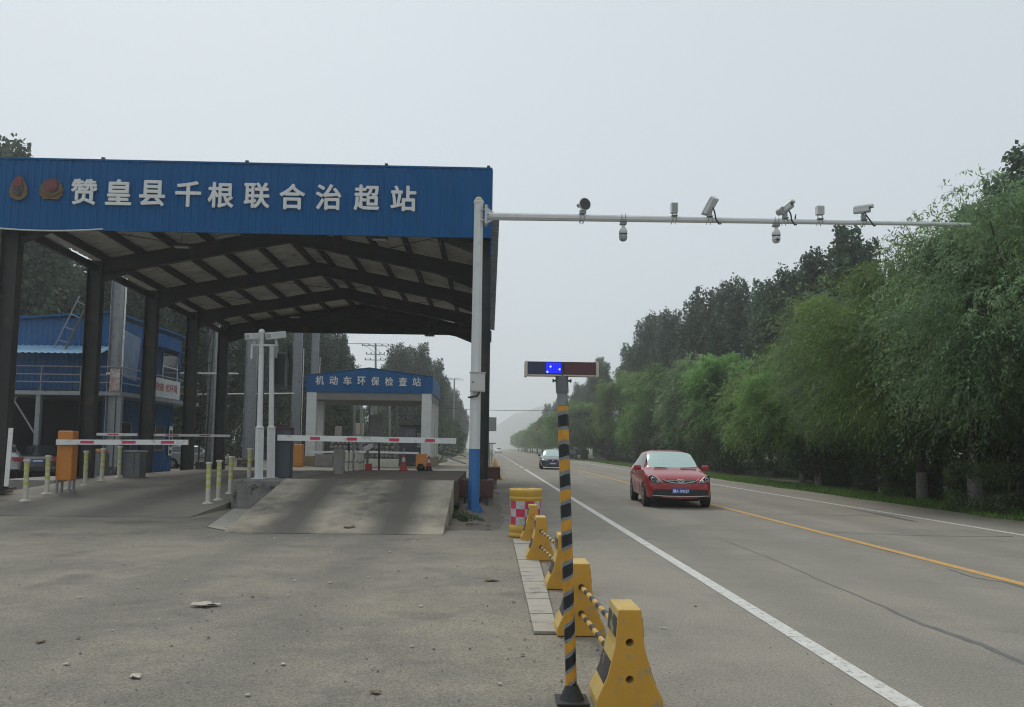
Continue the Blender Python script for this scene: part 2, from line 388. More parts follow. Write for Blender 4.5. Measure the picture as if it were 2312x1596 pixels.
def put_text(name, body, size, m, parent, pos, rz=0, extrude=.01, offset=0.0, width=None, height=None):
    me = text_mesh(body, size, extrude, 0.0)
    if offset: me = embolden(me, offset)
    me.materials.clear(); me.materials.append(MAT[m])
    o = link(name, me, parent, ORG.get(parent.name)); o.location = V(pos) - ORG.get(parent.name, V((0, 0, 0))); o.rotation_euler = (0, 0, rz)
    n = len(me.vertices); co = np.zeros(n * 3); me.vertices.foreach_get('co', co); co = co.reshape(-1, 3)
    e = co.max(0) - co.min(0)
    if width: co[:, 0] *= width / e[0]
    if height: co[:, 2] *= height / e[2]
    me.vertices.foreach_set('co', co.ravel()); me.update()
    return o

def corrugated(x0, x1, z0, z1, y, pitch=.17, depth=.03, t=.004):
    """vertical trapezoid ribs, sheet in XZ facing -Y"""
    xs = []; x = x0; k = 0
    pat = [(0, 0), (.30, 0), (.40, 1), (.60, 1), (.70, 0)]
    pts = []
    while x < x1 - 1e-6:
        for a, b in pat:
            if x + a * pitch < x1: pts.append((x + a * pitch, y - b * depth))
        x += pitch
    pts.append((x1, y))
    m = MB()
    vs = [(a, b, z0) for a, b in pts] + [(a, b, z1) for a, b in pts] + [(a, b + t, z0) for a, b in pts] + [(a, b + t, z1) for a, b in pts]
    n = len(pts); fs = []
    for i in range(n - 1):
        fs += [(i, i + 1, n + i + 1, n + i), (2 * n + i + 1, 2 * n + i, 3 * n + i, 3 * n + i + 1), (i + 1, i, 2 * n + i, 2 * n + i + 1), (n + i, n + i + 1, 3 * n + i + 1, 3 * n + i)]
    fs += [(0, n, 3 * n, 2 * n), (n - 1, 3 * n - 1, 4 * n - 1, 2 * n - 1)]
    return m.add(vs, fs)

# ------------------------------------------------------------------ ground, road
def sheet(x0, x1, y0, y1, z): return MB().add([(x0, y0, z), (x1, y0, z), (x1, y1, z), (x0, y1, z)], [(0, 1, 2, 3)])
struct('ground', sheet(-900, 900, -50, 1850, -.06), 'grass_ground')
ROAD_L, ROAD_R = .95, (atz(2312, 1181).x + atz(1800, 1104).x) / 2
print('ROAD_R', ROAD_R)
struct('apron', sheet(-70, ROAD_L + .05, -10, 150, -.006), 'apron_asphalt')
road = struct('road', sheet(ROAD_L, ROAD_R, -10, 1400, 0), 'road_asphalt')
def line(name, x, w, y0, y1, m, z=.004):
    return sheet(x - w / 2, x + w / 2, y0, y1, z).build(name, m, road)
XL = (atz(2055, 1596).x + atz(1524, 1269).x + atz(1300, 1130).x) / 3
XY = (atz(2312, 1325).x + atz(1900, 1214).x + atz(1612, 1138).x) / 3
XR = (atz(2312, 1210).x + atz(1900, 1141).x + atz(1650, 1099).x) / 3
XE = (atz(2312, 1181).x + atz(1800, 1104).x) / 2
print('LINES', XL, XY, XR, XE)
line('lane_line', XL, .15, -8, 58, 'line_white')
for k in range(14): line('lane_line', XL, .15, 62 + k * 10, 69 + k * 10, 'line_white')
line('centre_line', XY, .16, -8, 700, 'line_yellow')
line('lane_line', XR, .15, -8, 700, 'line_white')
def zr(x, y): return atz((2700 + x / 1.656) / 1.7716, (1950 + y / 1.656) / 1.7716)
def crack(pts, ws):
    P = [zr(*p) for p in pts]; Q = []; W = []
    for i in range(len(P) - 1):
        for k in range(6):
            t = k / 6; q = P[i].lerp(P[i + 1], t); q.x += random.uniform(-.012, .012); Q.append(q); W.append((ws[i] * (1 - t) + ws[i + 1] * t) * random.uniform(.75, 1.25))
    Q.append(P[-1]); W.append(ws[-1] * .3); W[0] *= .3
    vs = []; fs = []
    for i, q in enumerate(Q):
        d = (Q[min(i + 1, len(Q) - 1)] - Q[max(i - 1, 0)]).normalized(); n = V((-d.y, d.x, 0)) * W[i] / 2
        vs += [(q.x - n.x, q.y - n.y, .0025), (q.x + n.x, q.y + n.y, .0025)]
        if i: fs.append((2 * i - 2, 2 * i - 1, 2 * i + 1, 2 * i))
    MB().add(vs, fs).build('crack_seal', 'tar', road)
crack([(250, 320), (640, 470), (940, 605), (1400, 795), (1500, 850), (1750, 945), (2000, 1030), (2312, 1160), (2700, 1330)], [.01, .02, .025, .035, .05, .075, .07, .06, .06])
crack([(620, 205), (900, 285), (1150, 350), (1380, 412), (1520, 450)], [.02, .03, .03, .05, .02])
crack([(1800, 536), (1990, 600), (2180, 628), (2400, 690)], [.03, .04, .03, .05])
crack([(1150, 140), (1330, 172), (1610, 230)], [.02, .14, .12])
crack([(560, 178), (1000, 182), (1400, 190)], [.02, .05, .04])
crack([(1010, 295), (1600, 318), (2100, 326), (2240, 324)], [.03, .04, .05, .10])

# drain covers: a strip of pale concrete slabs beside the barriers
strip = struct('drain_strip', MB().add([atz(1156, 1216) + V((0, 0, .0)), atz(1209, 1217), atz(1262, 1432), atz(1206, 1432)], [(3, 2, 1, 0)]), 'soil')
A0, A1, B0, B1 = atz(1206, 1430), atz(1259, 1430), atz(1158, 1218), atz(1205, 1218)
NS = 19
for i in range(NS):
    t0, t1 = i / NS + .0012, (i + 1) / NS - .0012; h = .016 + random.uniform(-.003, .004)
    q = [A0.lerp(B0, t0), A1.lerp(B1, t0), A1.lerp(B1, t1), A0.lerp(B0, t1)]; tl = [random.uniform(-.003, .003) for _ in range(4)]
    MB().add([(p.x, p.y, .002) for p in q] + [(p.x, p.y, h + tl[k]) for k, p in enumerate(q)],
             [(4, 5, 6, 7), (0, 1, 5, 4), (1, 2, 6, 5), (2, 3, 7, 6), (3, 0, 4, 7)]).build('slab', 'concrete_light', strip)

# ------------------------------------------------------------------ ramps and platforms
RX0, RX1, RY0, RY1, RZ = -4.66, -.80, 14.3, 18.5, .78
ramp = MB()
N = 8
prof = [(RY0, 0.004)] + [(RY0 + (RY1 - RY0) * k / N, RZ * math.sin(math.pi / 2 * (k / N) ** 1.05) if False else RZ * (k / N)) for k in range(1, N + 1)]
struct('weighbridge_ramp', MB().prism([(RY0, -.05)] + prof + [(RY1, -.05)], RX0, RX1, 'x'), 'ramp_concrete')
mat('deck_steel', (.075, .062, .05), (.115, .09, .065), 1.2, .75, bump=.2, c3=(.17, .085, .045), s3=2.5)
struct('weighbridge_deck', MB().box(RX0 + .02, RX1 + .06, RY1 + .01, 26.3, .30, RZ - .006), 'deck_steel')
struct('weighbridge_exit_ramp', MB().prism([(26.32, -.05), (31, -.05), (31, .004), (26.32, RZ - .01)], RX0, RX1, 'x'), 'ramp_concrete')
struct('ramp_apron_patch', MB().add([(p.x, p.y, .006) for p in (atz(468, 1190), atz(535, 1203), atz(600, 1150), atz(531, 1146))], [(0, 1, 2, 3)]), 'concrete_light')
LX0, LX1, LY0, LY1, LZ = -12.75, -6.32, 17.2, 26.0, .45
struct('left_lane_ramp', MB().prism([(LY0, -.05), (LY0, .004), (LY1, LZ), (35, LZ), (42, .004), (42, -.05)], LX0, LX1, 'x'), 'lane_concrete')
LN = V((0, -LZ, LY1 - LY0)).normalized(); LP = V((0, LY0, 0))
island = MB().bbox(-6.22, RX0 - .01, 19.6, 27.5, -.05, .70, .03)
struct('concrete_island', island, mat('island_concrete', (.235, .225, .205), (.13, .128, .12), 2.6, .9, bump=.6, bscale=9, c3=(.05, .05, .048), s3=5))
for k in range(2): pass
struct('kerb_wall', MB().box(-14.6, -12.9, 24.2, 27.2, -.05, .42), 'concrete')
struct('column_plinth', MB().bbox(-14.4, -12.55, 19.9, 21.6, -.05, .34, .03), 'concrete')

# dirt and rubble beside the mast
rub = MB()
for k in range(420):
    px_, py_ = random.gauss(-.38, .18), random.uniform(15.6, 27)
    if px_ > .35: continue
    r = random.choice([.02, .03, .04, .05, .07]) * random.uniform(.6, 1.3)
    b_ = bmesh.new(); bmesh.ops.create_icosphere(b_, subdivisions=1, radius=r)
    for v in b_.verts: v.co = V((v.co.x * random.uniform(.7, 1.4) + px_, v.co.y * random.uniform(.7, 1.4) + py_, v.co.z * random.uniform(.4, .9) + r * .25))
    rub.bm(b_)
o = rub.build('rubble', 'soil'); tag(o, 'loose soil and broken rubble along the foot of the weighbridge', 'rubble', kind='stuff')
# low heap of soil
hp = []; NX, NY = 10, 34
for j in range(NY + 1):
    for i in range(NX + 1):
        u, v = i / NX, j / NY
        hp.append((-.79 + u * 1.15, 15.2 + v * 13, .19 * (math.sin(math.pi * (1 - u) * .6) if u > 0 else 0) * min(1, v * 3) * (.6 + .5 * math.sin(v * 23 + u * 5) * math.sin(u * 9)) - .012 * (u > .95) + random.uniform(-.012, .012)))
struct('soil_bank', MB().add(hp, [(j * (NX + 1) + i, j * (NX + 1) + i + 1, (j + 1) * (NX + 1) + i + 1, (j + 1) * (NX + 1) + i) for j in range(NY) for i in range(NX)], True), 'soil')

# ------------------------------------------------------------------ weigh station canopy
FY = 20.4                                    # front of the fascia
CY = [20.95 + 4.95 * k for k in range(5)]
CXL, CXR, CXM = -13.15, -.27, -6.7
EZ, AZ, RD = 6.98, 8.15, .50                 # rafter underside at eave and apex, rafter depth
can = thing('weigh_station_canopy', 'long blue-fronted steel canopy over the weighbridge lanes with white characters', 'canopy', (CXM, CY[0], 0))
colmesh = None
for i, y in enumerate(CY):
    for side, x in ((-1, CXL), (1, CXR)):
        z0 = .34 if (side < 0 and i == 0) else (.42 if side < 0 and i == 1 else 0)
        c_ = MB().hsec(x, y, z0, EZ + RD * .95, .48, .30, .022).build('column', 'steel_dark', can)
        MB().box(x - .36, x + .36, y - .3, y + .3, z0 - .0, z0 + .03).build('base_plate', 'steel_dark', c_)
    for side, xa in ((-1, CXL), (1, CXR)):
        x0 = xa - side * .24
        # I-section rafter
        dz = V((0, 0, RD)); p0, p1 = V((x0, y, EZ)), V((CXM, y, AZ))
        m = MB()
        for (za, zb, t) in ((0, .03, .2), (.03, RD - .03, .025), (RD - .03, RD, .2)):
            m.add([(x0, y - t / 2, EZ + za), (CXM, y - t / 2, AZ + za), (CXM, y - t / 2, AZ + zb), (x0, y - t / 2, EZ + zb),
                   (x0, y + t / 2, EZ + za), (CXM, y + t / 2, AZ + za), (CXM, y + t / 2, AZ + zb), (x0, y + t / 2, EZ + zb)],
                  [(0, 1, 2, 3), (7, 6, 5, 4), (0, 4, 5, 1), (3, 2, 6, 7), (0, 3, 7, 4), (1, 5, 6, 2)])
        m.add([(x0, y, EZ - .28), (x0 - side * 1.3, y, EZ + (AZ - EZ) * .2), (x0, y, EZ)], [(0, 1, 2)])
        m.build('rafter', 'steel_dark', can)
def roofz(x, side):
    xa = CXL if side < 0 else CXR
    t = (x - xa) / (CXM - xa); return EZ + (AZ - EZ) * t + RD
for side, xa in ((-1, CXL), (1, CXR)):
    for k in range(6):
        x = xa + (CXM - xa) * (.02 + k * .185); z = roofz(x, side)
        MB().box(x - .035, x + .035, CY[0] - .3, CY[-1] + .3, z + .002, z + .2).box(x - .10, x + .10, CY[0] - .3, CY[-1] + .3, z + .2, z + .212).build('purlin', 'steel_dark', can)
    # roof sheeting: ribs run down the slope, one sheet a bay
    for b in range(4):
        y0, y1 = CY[b] - (.35 if b == 0 else 0), CY[b + 1] + (.35 if b == 3 else 0) - .01
        pts = []; y = y0
        while y < y1 - 1e-5:
            for a, hgt in ((0, 0), (.16, 0), (.20, .04), (.26, .04), (.30, 0)):
                if y + a < y1: pts.append((y + a, hgt))
            y += .42
        pts.append((y1, 0)); n = len(pts); xo = xa + side * .45
        zo = roofz(xo, side) + .215; zm = roofz(CXM, side) + .215
        vs = [(xo, p, zo + h) for p, h in pts] + [(CXM, p, zm + h) for p, h in pts]
        vs += [(a, b_, c_ + .012) for a, b_, c_ in vs]
        fs = []
        for i in range(n - 1): fs += [(i, i + 1, n + i + 1, n + i), (2 * n + i, 3 * n + i, 3 * n + i + 1, 2 * n + i + 1), (i, 2 * n + i, 2 * n + i + 1, i + 1)]
        MB().add(vs, fs).build('roof_sheet', 'sheet_under', can)
# eave ties and diagonal rods
for side, xa in ((-1, CXL), (1, CXR)):
    MB().box(xa - .06, xa + .06, CY[0] + .02, CY[-1], EZ + .12, EZ + .34).build('eave_beam', 'steel_dark', can)
for b in (0, 2):
    for side, xa in ((-1, CXL), (1, CXR)):
        xm_ = xa + (CXM - xa) * .5
        MB().tube([(xa, CY[b], roofz(xa, side) - .05), (xm_, CY[b + 1], roofz(xm_, side) - .05)], .014, 6).build('tie_rod', 'steel_dark', can)
        MB().tube([(xm_, CY[b], roofz(xm_, side) - .05), (CXM, CY[b + 1], roofz(CXM, side) - .05)], .014, 6).build('tie_rod', 'steel_dark', can)
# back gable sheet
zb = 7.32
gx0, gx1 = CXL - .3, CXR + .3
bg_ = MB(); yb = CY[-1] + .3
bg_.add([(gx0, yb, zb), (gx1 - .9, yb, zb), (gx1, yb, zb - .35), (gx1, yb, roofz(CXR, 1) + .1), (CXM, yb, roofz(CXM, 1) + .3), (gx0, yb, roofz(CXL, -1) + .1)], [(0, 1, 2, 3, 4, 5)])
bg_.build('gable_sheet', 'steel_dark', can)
# the left side of the frame splays slightly outwards towards the back
def splay(o):
    for ch in list(o.children):
        if ch.type == 'MESH':
            g0 = ORG[o.name]
            for v in ch.data.vertices:
                x, y = v.co.x + g0.x, v.co.y + g0.y
                if x < CXM: v.co.x = CXM + (x - CXM) * (.915 + .155 * (y - 20.95) / 19.8) - g0.x
        splay(ch)
splay(can)
# blue fascia
ztl, ztr = atY(0, 358, FY), atY(1112, 384, FY); zbl, zbr = atY(0, 513, FY), atY(1112, 535, FY)
print('FASCIA', ztl.z, ztr.z, zbl.z, zbr.z, ztr.x)
FZ0, FZ1 = (zbl.z + zbr.z) / 2, (ztl.z + ztr.z) / 2
FX0, FX1 = -13.75, ztr.x
fas = MB().box(FX0, FX1, FY - .035, FY + .06, FZ1, FZ1 + .045).box(FX0, FX1, FY - .012, FY + .05, FZ0 - .03, FZ0).build('fascia', 'cladding_blue', can)
nsh = 15; wsh = (FX1 - FX0) / nsh; pitch = wsh / 5
shm = corrugated(0, wsh + .012, FZ0 + .001, FZ1 - .001, 0, pitch, .022).mesh('cladding_sheet', 'cladding_blue')
for k in range(nsh):
    s_ = link('cladding_sheet', shm, fas, ORG[fas.name]); s_.location = V((FX0 + k * wsh, FY + (.004 if k % 2 else -.001), 0)) - ORG[fas.name]
# pegs on top
for x, y in ((232, 362), (557, 371), (872, 380), (1103, 384)):
    p = atY(x, y, FY); MB().box(p.x - .04, p.x + .04, FY, FY + .06, FZ1 + .045, FZ1 + .11).build('peg', 'steel_dark', fas)
chars = [('赞', 190, 433), ('皇', 268, 434), ('县', 344, 436), ('千', 425, 438), ('根', 499, 440), ('联', 580, 441), ('合', 660, 444), ('治', 742, 445), ('超', 828, 446), ('站', 911, 448)]
for ch, x, y in chars:
    put_text('character', ch, .7, 'letter_white', fas, atY(x, y, FY - .055), extrude=.012, offset=.017, width=.66, height=.68)
# side fascia along the road edge, seen nearly edge-on
sf = MB(); pts = []
y = FY
while y < CY[-1] + .3:
    pts += [(FX1 - .004 + .0, y), (FX1 - .004, y + .1), (FX1 - .03, y + .13), (FX1 - .03, y + .22)]; y += .25
n = len(pts)
sf.add([(a, b, 6.6) for a, b in pts] + [(a, b, 8.2) for a, b in pts], [(i, i + 1, n + i + 1, n + i) for i in range(n - 1)])
sf.build('side_fascia', 'cladding_blue', can)
# emblems
def emblem(cx, cy, kind):
    p = atY(cx, cy, FY - .04); base = p.y
    def disc(pts, y, t, m, par, nm):
        return MB().prism([(p.x + a, p.z + b) for a, b in pts], y - t, y, 'y').build(nm, m, par)
    if kind == 'shield':
        out = [(-.0, .33), (.09, .28), (.15, .18), (.21, .02), (.235, -.13), (.2, -.22), (.1, -.29), (0, -.32), (-.1, -.29), (-.2, -.22), (-.235, -.13), (-.21, .02), (-.15, .18), (-.09, .28)][::-1]
        e = disc(out, base, .03, 'gold', can, 'shield_emblem')
        disc([(a * .42, .07 + b * .42 + .1) for a, b in out], base - .031, .02, 'emblem_red', e, 'crown_patch')
        disc([(.13, .08), (.12, -.12), (.07, -.2), (0, -.24), (-.07, -.2), (-.12, -.12), (-.13, .08)], base - .031, .015, 'emblem_dark', e, 'shield_field')
        m = MB()
        m.box(p.x - .012, p.x + .012, base - .062, base - .048, p.z - .17, p.z + .04)
        for s in (-1, 1): m.beam((p.x, base - .055, p.z - .19), (p.x + s * .075, base - .055, p.z - .1), .02, .014)
        m.box(p.x - .05, p.x + .05, base - .062, base - .048, p.z - .03, p.z - .012); m.build('device', 'gold', e)
    else:
        wr = []
        for k in range(28):
            t = 2 * math.pi * k / 28; r = .29 + (.025 if k % 2 else -.01)
            wr.append((math.sin(t) * r * (1.0 - .08 * math.cos(t)), math.cos(t) * r * 1.0 - .02 if math.cos(t) > -.75 else -.27))
        e = disc(wr[::-1], base, .025, 'gold', can, 'round_emblem')
        ci = lambda r, c=0, n=24: [(math.sin(-2 * math.pi * k / n) * r, c + math.cos(2 * math.pi * k / n) * r) for k in range(n)]
        disc(ci(.195, .08), base - .026, .012, 'emblem_dark', e, 'ring')
        disc(ci(.16, .08), base - .039, .014, 'emblem_red', e, 'red_field')
        m = MB(); m.box(p.x - .07, p.x + .07, base - .07, base - .055, p.z + .0, p.z + .018)
        m.box(p.x - .05, p.x + .05, base - .07, base - .055, p.z - .03, p.z - .018)
        for s in (-1, 0, 1): m.box(p.x + s * .035 - .012, p.x + s * .035 + .012, base - .07, base - .055, p.z + .018, p.z + .05)
        m.build('gate_device', 'gold', e)
        m = MB()
        for s in (-1, 1):
            for k in range(4): m.beam((p.x + s * (.03 + k * .055), base - .04, p.z - .22 + k * .03), (p.x + s * (.09 + k * .055), base - .04, p.z - .14 + k * .035), .02, .04)
        m.build('wreath', 'gold', e)
emblem(43, 425, 'shield'); emblem(117, 427, 'round')
# lamps under the roof
for (x, y, Yd) in ((410, 555, 23.3), (857, 538, 23.5), (970, 757, 39.5), (665, 715, 38.5)):
    p = atY(x, y, Yd)
    l_ = MB().bbox(p.x - .24, p.x + .24, p.y - .14, p.y + .14, p.z - .04, p.z + .05, .02).build('flood_lamp', 'cabinet_dark', can)
    MB().tube([(p.x, p.y, p.z + .05), (p.x, p.y, min(p.z + .9, roofz(p.x, -1 if p.x < CXM else 1) + .2))], .014, 6).build('hanger', 'steel_grey', l_)
    MB().box(p.x - .2, p.x + .2, p.y - .11, p.y + .11, p.z - .048, p.z - .041).build('lens', 'box_white', l_)
# sagging white cable below the fascia
a_, b_ = atY(-260, 470, FY - .1), atY(232, 517, FY - .1); pts = []
for k in range(17):
    t = k / 16; q = a_.lerp(b_, t); q.z -= .38 * 4 * t * (1 - t) * .62; pts.append(q)
tag(MB().tube(pts, .021, 6).build('cable', 'cable_white'), 'white cable sagging below the left end of the blue fascia', 'cable')
for p_, side in ((0, 1), ):
    # dark red steel housings at the foot of the right columns
    h_ = thing('beam_housing', 'dark red steel box end of the weighbridge behind the blue mast foot', 'steel box', (-.5, 21, 0))
    MB().bbox(-.83, .12, 20.3, 21.6, .30, .72, .012).build('box', 'red_oxide', h_)
    for k in range(5): MB().bbox(-.78 + k * .19, -.62 + k * .19, 20.5, 21.4, 0.0, .298, .01).build('pier', 'concrete', h_)
h_ = thing('beam_housing', 'dark red steel box further back along the road edge', 'steel box', (.1, 31, 0))
MB().bbox(-.5, .42, 30.2, 31.6, .38, .80, .012).build('box', 'red_oxide', h_); MB().bbox(-.4, .3, 30.4, 31.4, 0, .378, .02).build('pier', 'concrete', h_)

# ------------------------------------------------------------------ camera mast
mb_, mt_ = atz(1069, 1161), None
MY = mb_.y; mt_ = atY(1081, 457, MY)
print('MAST', mb_, mt_)
mast = thing('camera_mast', 'tall white mast with blue painted foot and long arm over the road', 'mast', mb_)
def mp(t): return mb_.lerp(mt_, t)
tb = (1161 - 1017) / (1161 - 457)
MB().tube([mp(0), mp(tb)], [.142, .138], 8, smooth=False, twist=.39).build('blue_foot', 'blue_paint', mast)
MB().tube([mp(tb), mp(1)], [.1375, .112], 8, smooth=False, twist=.39).build('shaft', 'pole_white', mast)
MB().box(mb_.x - .24, mb_.x + .24, MY - .24, MY + .24, .0, .025).build('base_plate', 'blue_paint', mast)
for s in (-1, 1): MB().prism([(mb_.x + s * .14, .02), (mb_.x + s * .26, .02), (mb_.x + s * .14, .22)], MY - .01, MY + .01).build('gusset', 'blue_paint', mast)
MB().sphere(mp(1) + V((0, 0, .03)), .105, 16, 10).build('cap', 'cream', mast)
MB().lathe([(.118, -.03), (.125, 0), (.118, .03)], mp(1), 16).build('cap_collar', 'pole_white', mast)
aL, aR = atY(1112, 488.5, MY), atY(2190, 507, MY)
arm = MB().tube([aL, aR], [.092, .042], 8, smooth=False, twist=.39).build('arm', 'pole_white', mast)
fl = atY(1096, 487, MY)
m = MB(); m.box(fl.x - .012, fl.x + .012, MY - .16, MY + .16, fl.z - .23, fl.z + .23); m.box(fl.x + .02, fl.x + .044, MY - .16, MY + .16, fl.z - .23, fl.z + .23); m.build('flange', 'pole_white', mast)
m = MB()
for s in (-1, 1):
    m.prism([(fl.x + .045, fl.z + s * .2), (fl.x + .2, fl.z + s * .09), (fl.x + .045, fl.z + s * .03)], MY - .01, MY + .01)
    m.box(fl.x - .13, fl.x - .012, MY - .1, MY + .1, fl.z + s * .13 - .01, fl.z + s * .13 + .01)
m.tube([(fl.x + .03, MY, fl.z), aL], [.1, .092], 8, twist=.39); m.build('bracket', 'pole_white', mast)
for s in (-1, 1):
    for k in range(3): MB().tube([(fl.x - .04, MY + s * .12, fl.z + (k - 1) * .19), (fl.x + .08, MY + s * .12, fl.z + (k - 1) * .19)], .016, 6).build('bolt', 'steel_grey', mast)
bx0, bx1 = atY(1062, 842, MY - .2), atY(1095, 885, MY - .2)
cb = thing('control_box', 'square white control box strapped to the mast shaft', 'control box', (bx0.x, MY - .2, bx1.z))
MB().bbox(bx0.x, bx1.x, MY - .30, MY - .125, bx1.z, bx0.z, .012).build('case', 'box_white', cb)
MB().box(bx0.x - .02, bx1.x + .02, MY - .33, MY - .11, bx0.z + .001, bx0.z + .014).build('rain_lid', 'box_white', cb)
MB().bbox(bx0.x + .03, bx1.x - .03, MY - .307, MY - .3005, bx1.z + .03, bx0.z - .03, .003).build('door', 'box_white', cb)
MB().tube([(bx0.x + .07, MY - .325, (bx0.z + bx1.z) / 2), (bx0.x + .07, MY - .306, (bx0.z + bx1.z) / 2)], .018, 8).build('lock', 'plastic_black', cb)
MB().tube([(bx0.x + .22, MY - .2, bx1.z), (bx0.x + .17, MY - .2, bx1.z - .09), (bx0.x + .02, MY - .17, bx1.z - .12), (bx0.x - .04, MY - .05, bx1.z - .12)], .02, 8).build('conduit', 'plastic_black', cb)

# ------------------------------------------------------------------ devices on the arm
def arm_at(x):
    p = atY(x, 488.5 + (507 - 488.5) * (x - 1112) / (2190 - 1112), MY); return p, .092 + (.042 - .092) * (x - 1112) / (2190 - 1112)
def clamp(par, x, up=True):
    p, r = arm_at(x); m = MB()
    for s in (-1, 1):
        m.tube([(p.x + s * .045, p.y - r - .012, p.z - r - .02), (p.x + s * .045, p.y - r - .012, p.z + r + .02)], .008, 6)
        m.tube([(p.x + s * .045, p.y + r + .012, p.z - r - .02), (p.x + s * .045, p.y + r + .012, p.z + r + .02)], .008, 6)
    m.box(p.x - .07, p.x + .07, p.y - r - .03, p.y + r + .03, p.z + (r + .005 if up else -r - .02), p.z + (r + .02 if up else -r - .005))
    m.build('clamp', 'galv', par); return p, r
def rotated(mb, c, rz=0, rx=0):
    R = Matrix.Rotation(rz, 3, 'Z') @ Matrix.Rotation(rx, 3, 'X'); c = V(c)
    mb.v = [tuple(R @ V(v) + c) for v in mb.v]; return mb
# round radar head
p, r = arm_at(1314); t = thing('round_radar', 'round black-faced radar head standing on the arm near the mast', 'radar', p + V((0, 0, r)))
clamp(t, 1314); c = atY(1320, 461, MY - .06)
rotated(MB().tube([(0, .13, 0), (0, .02, 0), (0, -.03, 0)], [.09, .145, .15], 28), c, .35).build('housing', 'cam_white', t)
rotated(MB().tube([(0, -.031, 0), (0, -.04, 0)], [.138, .13], 28), c, .35).build('face', 'lens_black', t)
rotated(MB().tube([(-.1, .16, .0), (-.06, .06, 0)], [.05, .06], 12), c, .35).build('rear_can', 'cam_grey', t)
MB().bbox(p.x - .06, p.x + .1, p.y - .05, p.y + .05, p.z + r + .021, c.z - .13, .01).build('bracket', 'cam_grey', t)
wp = [(p.x - .02 + .09 * math.sin(k / 8 * math.pi * 2) * .4, p.y - r - .01, p.z - r - .09 * math.sin(k / 8 * math.pi)) for k in range(9)]
MB().tube(wp, .006, 5).build('wire_loop', 'wire', t)
# two dome cameras
def dome(x, lab, lens):
    p, r = arm_at(x); t = thing('dome_camera', lab, 'dome camera', p - V((0, 0, r)), group='dome cameras under the arm')
    clamp(t, x, False); z = p.z - r - .02
    MB().bbox(p.x - .08, p.x + .08, p.y - .07, p.y + .07, z - .05, z - .001, .012).build('mount', 'cam_grey', t)
    MB().lathe([(.02, -.05), (.035, -.06), (.04, -.1), (.06, -.13), (.085, -.16), (.1, -.21), (.104, -.27), (.098, -.275)], (p.x, p.y, z), 24).build('hood', 'cam_white', t)
    MB().lathe([(.094, -.276), (.094, -.3), (.0001, -.3)], (p.x, p.y, z), 24).build('seam', 'plastic_black', t)
    b = MB().lathe([(.097, -.301), (.099, -.35), (.092, -.40), (.07, -.435), (.04, -.452), (.0001, -.457)], (p.x, p.y, z), 24).build('eyeball', 'cam_grey' if not lens else 'cam_white', t)
    if lens:
        MB().tube([(p.x, p.y - .088, z - .385), (p.x, p.y - .1, z - .389)], [.03, .028], 14).build('lens', 'lens_black', b)
        for k in range(6):
            a = k * math.pi / 3; q = V((p.x + .056 * math.cos(a), p.y - .083, z - .385 + .045 * math.sin(a))); MB().tube([q, q + V((0, -.012, 0))], .011, 8).build('lamp', 'lens_black', b)
    else:
        MB().bbox(p.x - .085, p.x - .06, p.y - .08, p.y - .03, z - .42, z - .31, .008).build('side_cover', 'cam_grey', b)
dome(1407, 'grey dome camera hanging under the arm nearer the mast', False)
dome(1752, 'white dome camera with ringed lens hanging mid arm', True)
# small flood lamps
def flood(x, ytop, ybot, w, lab, tilt, lit):
    p, r = clamp_thing = arm_at(x); t = thing('flood_lamp', lab, 'lamp', p + V((0, 0, r)), group='lamps on the arm')
    clamp(t, x); a, b = atY(x, ytop, MY), atY(x, ybot, MY)
    MB().bbox(p.x - w / 2, p.x + w / 2, p.y - .09, p.y + .06, b.z + .06, a.z, .012).build('case', 'cam_white', t)
    g = MB()
    for i in range(3):
        for j in range(4): g.box(p.x - w * .40 + i * w * .27, p.x - w * .40 + i * w * .27 + w * .23, p.y - .098, p.y - .0905, b.z + .085 + j * (a.z - b.z - .1) / 4, b.z + .085 + (j + .8) * (a.z - b.z - .1) / 4)
    g.build('lamp_face', lit, t)
    m = MB()
    for s in (-1, 1): m.beam((p.x + s * w * .3, p.y - .02, p.z + r + .02), (p.x + s * w * .3, p.y - .02, b.z + .07), .018)
    m.build('yoke', 'cam_grey', t)
flood(1522, 459, 487, .16, 'small grey flood lamp on the arm left of the tall camera', 0, 'cam_grey')
flood(1851, 466, 491, .18, 'pale square flood lamp on the arm between two cameras', 0, 'refl_white')
